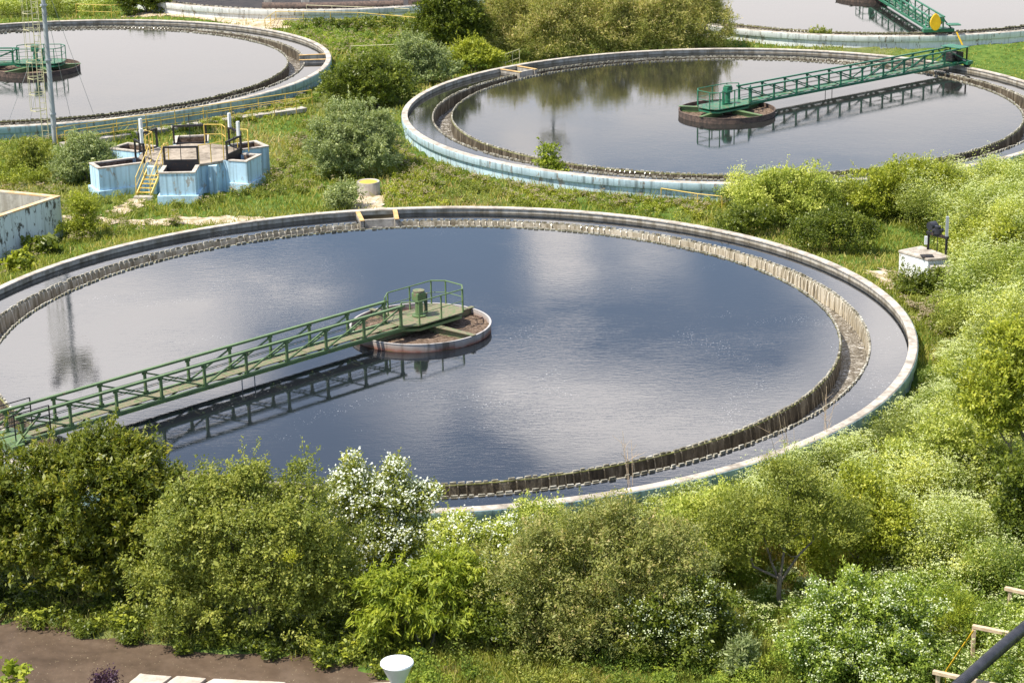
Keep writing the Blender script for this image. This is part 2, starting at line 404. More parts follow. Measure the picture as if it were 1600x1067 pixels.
def quads(name, V, mats, vals, matidx=None, parent=None, smooth=False):
    """V: (n,4,3) quads, vals: (n,) random tint per face"""
    n = len(V); me = bpy.data.meshes.new(name)
    me.vertices.add(4 * n); me.vertices.foreach_set('co', np.ascontiguousarray(V, np.float32).reshape(-1))
    me.loops.add(4 * n); me.loops.foreach_set('vertex_index', np.arange(4 * n, dtype=np.int32))
    me.polygons.add(n); me.polygons.foreach_set('loop_start', np.arange(0, 4 * n, 4, dtype=np.int32))
    me.polygons.foreach_set('loop_total', np.full(n, 4, np.int32))
    for mm in mats: me.materials.append(M[mm].m)
    if matidx is not None: me.polygons.foreach_set('material_index', np.asarray(matidx, np.int32))
    a = me.attributes.new('v', 'FLOAT', 'FACE'); a.data.foreach_set('value', np.clip(vals, 0, 1).astype(np.float32))
    me.update(calc_edges=True)
    return link(name, me, parent) if parent is not False else me


# ------------------------------------------------------------------ setting: ground, mud, paths
TANKS = {1: Vector((-3.806, 82.549)), 2: Vector((13.637, 126.03)), 3: Vector((-32.031, 143.775)), 4: Vector((29.447, 169.356)), 5: Vector((-13.99, 186.5))}


def wob(x, y, s=1.0, seed=0):
    return (np.sin(x * .71 * s + 1.3 * seed) * np.cos(y * .63 * s - .7 * seed) + .5 * np.sin(x * 1.9 * s + y * 1.3 * s + seed) + .35 * np.sin(x * 3.7 * s - y * 4.1 * s + 2 * seed)) / 1.85


MUD_EDGE = [(-300, 945), (-60, 966), (0, 978), (60, 983), (130, 1000), (200, 1002), (260, 1012), (300, 1020), (400, 1024), (480, 1036), (560, 1050), (600, 1062), (640, 1085)]
mud = [at(x, y) for x, y in MUD_EDGE]


def mud_y(x):
    xs = [p.x for p in mud]; ys = [p.y for p in mud]
    return np.interp(x, xs, ys, left=ys[0], right=40)


nx, ny = 300, 420
gx = np.linspace(-75, 75, nx); gy = np.linspace(30, 240, ny)
X, Y = np.meshgrid(gx, gy)
Z = .10 * wob(X, Y, .9, 1) + .05 * wob(X, Y, 3, 2) - .02
bank = np.clip((mud_y(X) + .25 - Y) / .8, 0, 1) * (X < 1)
Z = Z * (1 - bank) - .45 * bank
for c_ in TANKS.values(): rr_ = np.hypot(X - c_.x, Y - c_.y); Z = np.where(rr_ < 19.75, -.12, Z + .36 * np.clip((24.5 - rr_) / 3.5, 0, 1))
edge = np.minimum(np.minimum(X + 75, 75 - X), np.minimum(Y - 30, 240 - Y)); Z = Z * np.clip(edge / 4, 0, 1)
vs = [tuple(v) for v in np.stack([X, Y, Z], -1).reshape(-1, 3)]
fs = [(j * nx + i, j * nx + i + 1, (j + 1) * nx + i + 1, (j + 1) * nx + i) for j in range(ny - 1) for i in range(nx - 1)]
o = MB().add(vs, fs); B = 1500
o.add([(-75, 30, 0), (75, 30, 0), (75, 240, 0), (-75, 240, 0), (-B, -B, 0), (B, -B, 0), (B, B, 0), (-B, B, 0)], [(0, 4, 5, 1), (1, 5, 6, 2), (2, 6, 7, 3), (3, 7, 4, 0)])
kind(o.build('ground', 'ground', smooth=True))


def berm(x, y):
    z = 0
    for c_ in TANKS.values(): z = z + .36 * np.clip((24.5 - np.hypot(x - c_.x, y - c_.y)) / 3.5, 0, 1)
    return z


def gz(x, y): return float(berm(x, y) + .10 * wob(np.float64(x), np.float64(y), .9, 1) + .05 * wob(np.float64(x), np.float64(y), 3, 2) - .02)


kind(MB().add([(-60, 20, -.06), (2, 20, -.06), (2, 62, -.06), (-60, 62, -.06)], [(0, 1, 2, 3)]).build('mud_flat', 'mud'))


def sheet(name, pts, mat, z=.0):
    """irregular ground patch draped a little above the ground"""
    P = [at(x, y) for x, y in pts]; xs = [p.x for p in P]; ys = [p.y for p in P]
    st = .35; mb = MB(); idx = {}; vs = []; fs = []
    poly = [(p.x, p.y) for p in P]

    def inside(x, y):
        c = False
        for i in range(len(poly)):
            x1, y1 = poly[i]; x2, y2 = poly[i - 1]
            if (y1 > y) != (y2 > y) and x < (x2 - x1) * (y - y1) / (y2 - y1) + x1: c = not c
        return c

    def vid(i, j):
        if (i, j) not in idx:
            x, y = min(xs) + i * st, min(ys) + j * st
            x += .15 * math.sin(i * 7.1 + j * 3.3); y += .15 * math.cos(i * 2.7 - j * 5.9)
            idx[(i, j)] = len(vs); vs.append((x, y, gz(x, y) + .035 + z))
        return idx[(i, j)]
    for i in range(int((max(xs) - min(xs)) / st) + 1):
        for j in range(int((max(ys) - min(ys)) / st) + 1):
            if inside(min(xs) + (i + .5) * st, min(ys) + (j + .5) * st): fs.append((vid(i, j), vid(i + 1, j), vid(i + 1, j + 1), vid(i, j + 1)))
    kind(MB().add(vs, fs).build(name, mat, smooth=True)); return poly


PATHS = [sheet('path', [(95, 338), (140, 330), (165, 342), (330, 340), (420, 341), (520, 330), (490, 348), (380, 352), (290, 352), (160, 350), (100, 352)], 'path'),
         sheet('path', [(560, 300), (596, 300), (606, 340), (540, 345)], 'path'),
         sheet('path', [(250, 24), (330, 20), (430, 30), (470, 38), (450, 48), (400, 50), (300, 34), (190, 30)], 'path'),
         sheet('path', [(205, 312), (240, 308), (215, 325), (180, 335), (165, 330)], 'path'),
         sheet('path', [(1352, 430), (1382, 425), (1420, 440), (1440, 470), (1415, 480), (1388, 460)], 'path')]


# ------------------------------------------------------------------ settling tanks
def weir_teeth(r, a0, a1, pitch_deg, w=.032):
    """notched weir plate: one continuous strip whose top edge steps up and down"""
    mb = MB(); pr = []; a = a0; i = 0; full = a1 - a0 > 359.9; n = round((a1 - a0) / pitch_deg); pitch_deg = (a1 - a0) / n
    for i in range(n):
        a = a0 + i * pitch_deg; f = .80 if i % 6 else .55; t0 = a + pitch_deg * .1; t1 = a + pitch_deg * (.1 + f); e = pitch_deg * .03
        hi = 1.0 + random.uniform(-.022, .018); rr = r + random.uniform(-.012, .012)
        if random.random() < .035: hi = .93
        pr += [(t0, .90, r), (t0 + e, hi, rr), (t1 - e, hi + random.uniform(-.01, .01), rr), (t1, .90, r)]
    vs = []; fs = []
    for t, z, q in pr:
        c_, s_ = math.cos(math.radians(t)), math.sin(math.radians(t))
        vs += [((q - w) * c_, (q - w) * s_, .84), ((q + w) * c_, (q + w) * s_, .84), ((q + w) * c_, (q + w) * s_, z), ((q - w) * c_, (q - w) * s_, z)]
    m_ = len(pr)
    for i in range(m_ if full else m_ - 1):
        j = (i + 1) % m_
        for k_ in range(4): fs.append((i * 4 + k_, j * 4 + k_, j * 4 + (k_ + 1) % 4, i * 4 + (k_ + 1) % 4))
    return mb.add(vs, fs)


def spill(r, a0, a1, pitch_deg, sgn, rs):
    """thin jets of water dropping from the notches into the launder"""
    V = []; vals = []; a = a0
    while a < a1:
        t = math.radians(a + pitch_deg * .0 + rs.normal(0, .02)); wd = math.radians(pitch_deg) * r * rs.uniform(.04, .11)
        e = np.array([math.cos(t), math.sin(t)]); p = np.array([-e[1], e[0]])
        zz = [.905, .85, .62, .28]; dd = [0, .05, .10, .14]; ww = [1, .9, 1.1, 1.5]
        if rs.random() < .75:
            for i in range(3):
                q = []
                for (z, d_, w_, s_) in ((zz[i], dd[i], ww[i], -1), (zz[i], dd[i], ww[i], 1), (zz[i + 1], dd[i + 1], ww[i + 1], 1), (zz[i + 1], dd[i + 1], ww[i + 1], -1)):
                    xy = e * (r + sgn * (d_ + .06)) + p * s_ * w_ * wd; q.append((xy[0], xy[1], z))
                V.append(q); vals.append(.5)
        a += pitch_deg
    return np.array(V), np.array(vals)


RI, RO, RWI, RWO = 19.67, 20.0, 17.0, 18.16


def tank(key, label, pit, paint='blue_paint', water_mat='water_far', empty=False, teeth=1.0):
    c = TANKS[key]; t = thing('settling_tank', label, 'settling tank', (c.x, c.y, 0), 0, 'round settling tanks')
    MB().lathe([(RI, -.3), (RI + .02, 1.13), (19.86, 1.13), (19.86, -.35)], n=200).build('wall', 'inner', t, True)
    MB().lathe([(RI - .02, 1.13), (RI - .02, 1.185), (RI, 1.20), (RO - .03, 1.20), (RO, 1.17), (RO, .78), (19.865, .74), (19.865, 1.128)], n=200).build('coping', ['coping'], t, True)
    MB().lathe([(RO + .012, 1.165), (RO + .022, 1.155), (RO + .022, .80), (RO + .005, .775), (RO + .003, 1.1)], n=200).build('painted_band', paint, t, True)
    MB().lathe([(19.90, .76), (19.90, -.3), (19.87, -.3), (19.87, .76)], n=200).build('outer_face', paint, t, True)
    a0, a1 = pit if pit else (1000, 1000)
    s0, s1 = (a1, a0 + 360) if pit else (0, 360)
    if empty:
        MB().lathe([(0.01, .1), (RI, .1), (RI, .05), (.01, .05)], n=96).build('floor', 'floor_dark', t)
        MB().lathe([(18.05, -.2), (18.05, .9), (18.2, .9), (18.2, -.2)], n=200).build('launder_wall', 'launder', t, True)
        weir_teeth(18.12, 0, 360, 1.5).build('weir_plate', 'weir', t)
        return t
    pw = .95 * teeth
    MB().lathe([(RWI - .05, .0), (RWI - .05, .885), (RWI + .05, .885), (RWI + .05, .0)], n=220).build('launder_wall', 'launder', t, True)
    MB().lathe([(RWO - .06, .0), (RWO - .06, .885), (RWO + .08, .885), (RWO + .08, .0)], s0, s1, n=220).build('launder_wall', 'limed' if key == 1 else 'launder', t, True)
    weir_teeth(RWI, 0, 360, pw).build('weir_plate', 'weir', t)
    weir_teeth(RWO, s0, s1, pw).build('weir_plate', 'weir', t)
    for r_, sgn, (b0_, b1_) in ((RWI, 1, (0, 360)), (RWO, -1, (s0, s1))):
        MB().lathe([(r_ - .045, .887), (r_ - .045, .925), (r_ + .055, .925), (r_ + .055, .887)], b0_, b1_, n=200).build('weir_lip', 'moss' if sgn > 0 else 'weir', t, True)
    rs = np.random.default_rng(key)
    V1, v1 = spill(RWI, 0, 360, pw, 1, rs); V2, v2 = spill(RWO, s0, s1, pw, -1, rs)
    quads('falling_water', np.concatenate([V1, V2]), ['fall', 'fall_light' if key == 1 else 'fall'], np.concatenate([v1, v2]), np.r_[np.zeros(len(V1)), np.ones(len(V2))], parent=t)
    MB().lathe([(RWI + .06, .22), (RWO - .06, .22)], 0, 360, n=300, closed=False).build('launder_water', 'rush', t, True)
    # still water: pool and outer ring
    wv = MB().lathe([(0.0, .925), (RWI - .035, .925)], n=160, closed=False); wv.lathe([(RWO + .045, .925), (RI, .925)], s0, s1, n=160, closed=False)
    o = wv.build('water', water_mat); o.location = (c.x, c.y, 0); kind(o)
    if pit:
        if key != 3:
            MB().lathe([(RWO - .20, .1), (RWO - .20, 1.14), (RWO - .06, 1.14), (RWO - .06, .1)], a0 + .15, a1 - .15, n=12).build('baffle', 'concrete', t)
        for a, d in ((a0, -1), (a1, 1)):
            ar = math.radians(a); e = Vector((math.cos(ar), math.sin(ar), 0)); p = Vector((-e.y, e.x, 0)) * .08 * d
            MB().bar(e * (RWO - .3) + p + Vector((0, 0, .56)), e * (RI - .003) + p + Vector((0, 0, .56)), .16, 1.14).build('pit_wall', 'concrete', t)
            MB().bar(e * (RWO - .35) + p + Vector((0, 0, 1.15)), e * (RI - .02) + p + Vector((0, 0, 1.15)), .22, .035).build('pit_sill', 'orange', t)
    return t


T1 = tank(1, 'nearest and largest round settling tank, dark blue water mirroring clouds', (95.7, 100.6), 'teal_paint', 'water', teeth=1.0)
T2 = tank(2, 'round settling tank behind the nearest one with emerald bridge and light blue wall', (131.3, 135.3), 'blue_paint')
T3 = tank(3, 'round settling tank behind the blue sluice chamber and steel mast', (3.0, 8.5), 'teal_paint')
T4 = tank(4, 'far round settling tank at the top right with grimy white wall', None, 'white_wash')
T5 = tank(5, 'empty dark round settling tank at the top edge', None, 'white_wash', empty=True)
for a in (250, 262, 283, 300):
    e = Vector((math.cos(math.radians(a)), math.sin(math.radians(a)), 0)) * 15.2
    MB().box(e.x - .35, e.x + .35, e.y - .35, e.y + .35, .1, 2.6).build('pier', 'concrete', T5, bevel=.04)
MB().tube([(-5.5, -16.0, .9), (-1, -16.6, .9), (5.8, -16.2, .9)], .36, 12).build('pipe', 'rust_ring', T5, True)
MB().tube([(6.3, -15.6, .9), (9, -14.2, 1.1), (13, -11, 1.4)], .36, 12).build('pipe', 'rust_ring', T5, True)


# ------------------------------------------------------------------ feed wells (ring, beams, scum) in the tank centres
def feed_well(key, label, ringmat, beammat, angles, loc):
    t = thing('feed_well', label, 'feed well', (loc.x, loc.y, 0), 0, 'feed wells in the tank centres')
    rr = 2.85
    MB().lathe([(rr - .02, .6), (rr - .02, 1.24), (rr + .03, 1.24), (rr + .03, .6)], n=96).build('ring', ringmat, t, True)
    MB().lathe([(rr - .03, 1.242), (rr - .03, 1.262), (rr + .045, 1.262), (rr + .045, 1.242)], n=96).build('rim_angle', ringmat, t, True)
    n = 46; vs = []; fs = []
    for i in range(n):
        for j in range(n):
            u, v = (i / (n - 1) * 2 - 1), (j / (n - 1) * 2 - 1)
            r = max(abs(u), abs(v)); q = math.hypot(u, v) or 1
            x, y = u / q * r * (rr - .03), v / q * r * (rr - .03)
            vs.append((x, y, .98 + .05 * wob(np.float64(x * 3), np.float64(y * 3), 1, key) + .04 * random.random()))
    for i in range(n - 1):
        for j in range(n - 1): fs.append((i * n + j, (i + 1) * n + j, (i + 1) * n + j + 1, i * n + j + 1))
    MB().add(vs, fs).build('scum', 'scum', t, True)
    for a in angles:
        a = math.radians(a); e = Vector((math.cos(a), math.sin(a), 0))
        b = MB().bar(e * .5 + Vector((0, 0, 1.30)), e * (rr + .1) + Vector((0, 0, 1.30)), .34, .03, w2=.20)
        b.bar(e * .5 + Vector((0, 0, 1.15)), e * (rr - .04) + Vector((0, 0, 1.15)), .03, .27)
        b.bar(e * .5 + Vector((0, 0, 1.0)), e * (rr - .03) + Vector((0, 0, 1.0)), .2, .02)
        b.build('beam', beammat, t)
    return t


W1 = Vector((-3.72, 82.75)); W2 = TANKS[2] + Vector((-.5, -1.5)) * 0 + Vector((-.55, -1.2)); W3 = TANKS[3].copy(); W4 = TANKS[4] + Vector((-.2, 0))
feed_well(1, 'chalky white and rusty ring of scum in the nearest tank', 'chalk_ring', 'deck', (44, -41, 225 - 88, 228), W1)
feed_well(2, 'rusty brown ring of scum under the emerald bridge', 'rust_ring', 'green', (162, -127, -52, 42), W2)
feed_well(3, 'brown ring of scum behind the steel mast, cut by the left edge', 'rust_ring', 'green', (5, -60, -123, 120), W3)
feed_well(4, 'rusty ring of scum in the far right tank, cut by the top edge', 'rust_ring', 'green', (0, 90, 180, 225), W4)


# ------------------------------------------------------------------ rotating scraper bridges
def bridge(label, loc, ang, g, dk, far_end, length=19.6, carriage=None, hang=True):
    t = thing('scraper_bridge', label, 'scraper bridge', (loc.x, loc.y, 0), ang, 'green scraper bridges on the tanks')
    zb, zt, hw = 1.47, 2.38, .5; ps = 1.95; x0 = 1.5
    npan = int((length - x0) / ps)
    for s in (-1, 1):
        gd = MB(); y = s * hw
        gd.bar((x0 - .2, y, zt), (length - .3, y, zt), .13, .08); gd.bar((-1.5, y, zb), (length, y, zb), .11, .10)
        gd.bar((x0 - .2, y + s * .03, zb - .08), (length, y + s * .03, zb - .08), .16, .02)
        ob = gd.build('girder', g, t)
        for i in range(npan + 1):
            x = x0 + i * ps; p = MB().bar((x, y, zb + .05), (x, y, zt - .04), .09, .09)
            p.box(x - .12, x + .12, y - .010, y + .010, zt - .14, zt - .03).box(x - .12, x + .12, y - .010, y + .010, zb + .04, zb + .13)
            p.build('post', g, ob)
            if i < npan:
                inner = i < npan / 2
                a, b = ((x, zb + .06), (x + ps, zt - .08)) if not inner else ((x, zt - .08), (x + ps, zb + .06))
                a, b = ((x + ps, zb + .06), (x, zt - .08)) if inner else ((x, zb + .06), (x + ps, zt - .08))
                MB().bar((a[0], y - s * .04, a[1]), (b[0], y - s * .04, b[1]), .055, .055).build('brace', g, ob)
    dkm = MB(); x = -1.6; i = 0
    while x < length - .2:
        dkm.box(x + .012, min(x + 1.28, length) - .012, -.24, .24, zb + .02 + .004 * (i % 3), zb + .05 + .004 * (i % 3)); x += 1.29; i += 1
    dkm.build('deck', dk, t)
    w = MB()
    for z in (1.80, 2.08):
        for s in (-1, 1): w.tube([(x0, s * (hw - .08), z), (length - .3, s * (hw - .08), z)], .014, 6)
    w.build('hand_cable', 'dark_green', t)
    cr = MB()
    for i in range(npan + 1): cr.bar((x0 + i * ps, -hw, zb - .06), (x0 + i * ps, hw, zb - .06), .08, .08)
    for i in range(npan): cr.bar((x0 + i * ps, -hw if i % 2 else hw, zb - .07), (x0 + (i + 1) * ps, hw if i % 2 else -hw, zb - .07), .05, .05)
    cr.build('cross_beam', g, t)
    # centre platform with railing and drive column
    pf = [(1.45, -.5), (.9, -.95), (-1.5, -.95), (-1.9, -.5), (-1.9, .5), (-1.5, .95), (.9, .95), (1.45, .5)]
    MB().prism(pf, zb + .055, zb + .10).build('platform', dk, t)
    MB().prism([(x * .97, y * .97) for x, y in pf], zb - .16, zb - .06).build('platform_frame', g, t)
    rl = MB(); path = [(x, y, zb + 1.08) for x, y in pf]
    for a, b in zip(path[:-1], path[1:]):
        if a[0] < 0 and b[0] < 0 and a[1] * b[1] < 0: pass
        rl.tube([a, b], .028, 8); rl.tube([(a[0], a[1], zb + .58), (b[0], b[1], zb + .58)], .016, 6)
    for (x, y, z) in path + [(-.3, -.95, 0), (-.3, .95, 0)]: rl.bar((x, y, zb + .1), (x, y, zb + 1.08), .05, .05)
    rl.build('platform_railing', g, t)
    cl = MB(); cl.tube([(.05, 0, zb + .1), (.05, 0, zb + .75)], .16, 16); cl.tube([(.05, 0, zb + .12), (.05, 0, zb + .17)], .30, 16)
    col_ = cl.build('drive_column', g, t, True)
    MB().box(-.18, .28, -.2, .2, zb + .76, zb + 1.12).build('gearbox', g, col_, bevel=.04)
    MB().tube([(.05, 0, zb + 1.13), (.05, 0, zb + 1.2)], .24, 16).build('cap', dk, col_, True)
    MB().tube([(-.42, -.12, zb + .12), (-.42, -.12, zb + .95)], .085, 12).build('motor', 'dark_green' if g == 'green' else g, t, True)
    if hang:
        h = MB()
        for x in (8.8, 9.4): h.tube([(x, .3, .5), (x, .3, zb)], .022, 6)
        h.build('scraper_rod', 'steel' if g == 'green' else 'black', t)
    # end carriage on the rim
    ec = MB(); ec.box(length - .25, length + .25, -1.1, 1.1, 1.40, 1.62); ec.box(length - .9, length - .3, -.75, .75, 1.50, 1.58)
    ec.bar((length, -.95, 1.6), (length - 1.3, -.5, 2.3), .07); ec.bar((length, .95, 1.6), (length - 1.3, .5, 2.3), .07)
    ec.build('end_carriage', g, t)
    for s in (-.85, .85):
        MB().tube([(length - .14, s, 1.41), (length + .14, s, 1.41)], .20, 20).build('wheel', 'black', t, True)
    if carriage == 'guard':
        gmb = MB(); n = 26; ring = []
        for i in range(n):
            a = 2 * math.pi * i / n; z = math.sin(a); r = .40 if z < 0 else .40 - .10 * z
            ring.append((math.cos(a) * r - .35, 2.16 + z * .60))
        vs = [(length + .40, y, z) for y, z in ring] + [(length + .58, y * .98 - .01, z) for y, z in ring]
        gmb.add(vs, [tuple(range(n - 1, -1, -1)), tuple(range(n, 2 * n))] + [(i, (i + 1) % n, n + (i + 1) % n, n + i) for i in range(n)])
        gmb.build('belt_guard', 'yellow_bright', t, bevel=.03)
        mo = MB().tube([(length - .35, .1, 2.25), (length + .38, .1, 2.25)], .26, 16).build('drive_motor', 'emerald', t, True)
        MB().box(length - .3, length + .5, .6, 1.5, 1.86, 1.93).build('step_plate', 'emerald', t)
        MB().bar((length + .5, 1.2, 1.4), (length + .9, 1.55, .55), .08).build('rail_scraper', 'yellow_bright', t)
    elif carriage == 'dark':
        b = MB(); b.box(length - 1.0, length + .1, -.42, .38, 1.64, 2.12); b.tube([(length - .5, -.6, 1.95), (length - .5, .6, 1.95)], .30, 14)
        b.bar((length + .1, -.7, 1.66), (length + .1, -.7, 2.45), .08); b.bar((length + .1, .7, 1.66), (length + .1, .7, 2.45), .08)
        b.build('drive_motor', 'black', t, True)
        MB().box(length - .75, length + .25, -.8, .8, 2.46, 2.50).build('canopy', 'emerald', t)
    elif carriage == 'plain':
        b = MB()
        for s in (-1, 1):
            for x in (length - 1.6, length - .2, length + 1.2): b.bar((x, s * .6, 1.5), (x, s * .6, 2.55), .035)
            for z in (1.85, 2.2, 2.55): b.bar((length - 1.6, s * .6, z), (length + 1.2, s * .6, z), .03)
        b.build('thin_railing', 'black', t)
    return t


bridge('sage green truss bridge over the nearest tank, running to the left edge', W1, math.radians(224.4), 'green', 'deck', None, carriage='plain')
bridge('emerald green truss bridge over the tank behind, ending in a dark motor', W2, math.radians(38.3), 'emerald', 'emerald_deck', None, carriage='dark', length=20.9)
bridge('green truss bridge on the tank behind the steel mast, cut by the left edge', W3, math.radians(176), 'emerald', 'emerald_deck', None, carriage='plain', hang=False)
bridge('green truss bridge with the yellow belt guard on the far right tank', W4, math.radians(-86.0), 'emerald', 'emerald_deck', None, carriage='guard', hang=False)


# ------------------------------------------------------------------ sluice chamber with six bays
cc = Vector((-17.45, 113.55))
CH = thing('sluice_chamber', 'sky blue concrete sluice chamber with radial bays and black gate frames', 'sluice chamber', (cc.x, cc.y, 0))
R0 = 2.65
poly = [(R0 * math.cos(math.radians(a)), R0 * math.sin(math.radians(a))) for a in range(0, 360, 24)]
MB().prism(poly, -.2, 1.50).build('drum_wall', 'sky_paint', CH)
MB().prism([(x * 1.03, y * 1.03) for x, y in poly], 1.502, 1.62).build('platform_slab', 'grimy', CH)
BAYS = [(-90, 4.55, 1.9, True), (208, 5.35, 1.55, False), (-20, 3.95, 1.75, False), (31, 4.4, 1.7, False), (96, 4.75, 1.9, False), (150, 4.9, 1.6, False)]
for i, (a, d, w, fr) in enumerate(BAYS):
    bay = link('bay', None, CH); bay.rotation_euler = (0, 0, math.radians(a))
    th = .17; b = MB(); h = w / 2; r_in = 2.3
    b.box(r_in, d - th, h - th, h, -.2, 1.60); b.box(r_in, d - th, -h, -h + th, -.2, 1.60); b.box(d - th, d, -h, h, -.2, 1.60)
    b.build('bay_wall', 'sky_paint', bay)
    MB().box(d - th - .02, d + .03, -h - .03, h + .03, 1.602, 1.67).box(R0 + .2, d - th - .022, h - th - .02, h + .03, 1.602, 1.67).box(R0 + .2, d - th - .022, -h - .03, -h + th + .02, 1.602, 1.67).build('bay_coping', 'coping', bay)
    if i in (0, 1, 2): MB().box(r_in + .5, d + .13, -h - .13, h + .13, -.2, .42).build('plinth', 'sky_paint', bay)
    MB().box(r_in, d - th - .002, -h + th + .002, h - th - .002, .5, .55).build('bay_floor', 'scum', bay)
    il = MB(); il.box(r_in + .7, d - th - .03, h - th - .03, h - th - .004, .55, 1.59).box(r_in + .7, d - th - .03, -h + th + .004, -h + th + .03, .55, 1.59).box(d - th - .03, d - th - .004, -h + th + .031, h - th - .031, .55, 1.59)
    il.build('bay_lining', 'scum', bay)
    # gate frame across the mouth
    gx_ = R0 + .12; f = MB(); hh = h - .06
    for s in (-1, 1): f.bar((gx_, s * hh, 1.5), (gx_, s * hh, 2.62), .10, .09)
    f.bar((gx_, -hh - .05, 2.62), (gx_, hh + .05, 2.62), .12, .10)
    fo = f.build('gate_frame', 'black', bay)
    MB().box(gx_ - .03, gx_ + .03, -hh + .06, hh - .06, .55, (1.95 if i in (0, 2) else 1.68)).build('gate_leaf', 'black', bay)
    MB().tube([(gx_, 0, 1.9), (gx_, 0, 3.3)], .022, 6).build('gate_spindle', 'black', bay)
    if i in (1, 5, 2, 3): MB().box(gx_ - .07, gx_ + .07, hh - .28, hh - .10, 2.67, 3.45).build('spindle_cover', 'white_metal', bay)
for a in (-55, -128, 60, 120, 5):          # small buttresses between the bays
    e = Vector((math.cos(math.radians(a)), math.sin(math.radians(a)), 0)) * (R0 + .12)
    MB().bar(e + Vector((0, 0, -.2)), e + Vector((0, 0, 1.49)), .45, .45).build('buttress', 'sky_paint', CH)

# stair with handrails leaning on it
ST = thing('steel_stair', 'yellow steel stair with handrails leading up to the blue chamber', 'stair')
p0 = Vector((-19.85, 110.25, .2)); p1 = Vector((-19.25, 111.95, 1.66)); side = Vector((.78, -.12, 0))
for s in (0, 1):
    off = side * s
    MB().bar(p0 + off, p1 + off, .05, .16).build('stringer', 'yellow', ST)
    rail = MB(); up = Vector((0, 0, .95))
    rail.tube([p0 + off + Vector((-.02, -.05, .0)), p0 + off + up, p1 + off + up, p1 + off + Vector((0, .05, 0))], .028, 6)
    mid = (p0 + p1) / 2 + off; rail.tube([mid, mid + up], .022, 6); rail.tube([p0 + off + up * .5, p1 + off + up * .5], .018, 6)
    rail.build('handrail', 'yellow', ST)
for i in range(8):
    q = p0.lerp(p1, (i + .6) / 8); MB().bar(q, q + side, .20, .025).build('tread', 'yellow', ST)
MB().bar(p0 + Vector((-.1, -.12, -.14)), p0 + side + Vector((.1, -.12, -.14)), .5, .22).build('foot_block', 'concrete', ST)


def railing(label, pts, h=1.0, mid=1, step=1.3, mat='yellow', base=0.0, r=.026, group='yellow pipe railings'):
    t = thing('pipe_railing', label, 'railing', tuple(pts[0]), 0, group); o0 = Vector(pts[0]); top = MB(); P = [Vector(p) - o0 for p in pts]
    for a, b in zip(P[:-1], P[1:]):
        top.tube([a + Vector((0, 0, h)), b + Vector((0, 0, h))], r, 6)
        for k_ in range(mid): zz = h * (k_ + 1) / (mid + 1); top.tube([a + Vector((0, 0, zz)), b + Vector((0, 0, zz))], r * .8, 6)
    top.build('rail', mat, t)
    done = set()
    for a, b in zip(P[:-1], P[1:]):
        n = max(1, round((b - a).length / step))
        for i in range(n + 1):
            q = a.lerp(b, i / n); key = (round(q.x, 2), round(q.y, 2))
            if key in done: continue
            done.add(key); MB().tube([q + Vector((0, 0, base)), q + Vector((0, 0, h))], r * 1.1, 6).build('post', mat, t)
    return t


zp = 1.62
railing('yellow railing corner on the chamber platform, right of the front gate', [(-16.55, 111.15, zp), (-15.95, 111.5, zp), (-15.35, 112.1, zp)], 1.0, 0, .8)
railing('yellow railing beside the stair head on the chamber platform', [(-18.5, 111.1, zp), (-18.3, 112.0, zp)], 1.0, 1, .9)
railing('tall yellow guard frame at the back right of the chamber platform', [(-16.9, 116.1, zp), (-15.9, 116.0, zp), (-15.6, 115.2, zp)], 1.1, 1, .8)
railing('yellow guard frame by the white spindle cover right of the chamber', [(-14.9, 114.7, zp), (-14.3, 114.5, zp), (-14.2, 113.9, zp)], 1.1, 1, .6)
railing('yellow guard frame at the left gates of the chamber', [(-20.0, 114.9, zp), (-19.5, 114.3, zp), (-19.7, 113.3, zp)], 1.1, 1, .6)
# long walkway railings in front of the mast tank
A = at(101, 205, 1.3); Bv = at(462, 154, 1.3); A.z = Bv.z = .35
railing('long yellow railing, nearer of the pair between chamber and mast tank', [A, Bv], .95, 1, 1.55)
A2 = at(88, 200, 1.3); B2 = at(487, 141, 1.3); A2.z = B2.z = .35
railing('long yellow railing, farther of the pair between chamber and mast tank', [A2, B2], .95, 1, 1.9)
MB_ = MB(); MB_.bar((A + A2) / 2 + Vector((0, 0, .0)), (Bv + B2) / 2, .7, .25)
tag(MB_.build('duct', 'concrete'), 'low concrete duct running between the two long yellow railings', 'duct')
railing('yellow railing behind the path at the top, left end by the empty tank', [at(415, 52), at(432, 40), at(560, 42), at(670, 52)], 1.1, 1, 2.0)
railing('faded yellow railing farther back beside the empty tank', [at(480, 30), at(640, 36)], 1.1, 1, 2.4, 'pale_yellow')
railing('short yellow rail in the grass beside the tall green shrubs', [at(548, 92), at(660, 88)], .9, 0, 6, 'pale_yellow')
railing('yellow rail fragment beyond the left tank, by the top bushes', [at(120, 28), at(175, 30), at(235, 24)], 1.1, 1, 1.8)
railing('small cream railing behind the rim, left of the concrete pit wall', [at(770, 108), at(790, 112), at(812, 104)], 1.2, 1, 1.0, 'pale_yellow')
railing('single low yellow rail in the weeds between the two right tanks', [at(1033, 321), at(1090, 330), at(1128, 334)], .9, 0, 2.1)
railing('short yellow post with a hooked arm beside the grey-green bush', [at(583, 272), at(578, 271)], 1.5, 1, .3)

# ------------------------------------------------------------------ left open tank, manhole, valve box
P = [at(95, 308, 2.1), at(68, 299, 2.1), at(0, 340, 2.1)]
c0 = Vector((-22.26, 102.5)); dn = (Vector((-24.39, 98.6)) - c0).normalized(); dl = (Vector((-26.9, 104.6)) - c0).normalized()
LT = thing('open_basin', 'rectangular open concrete basin with peeling pale blue plaster at the left edge', 'basin', (c0.x, c0.y, 0))


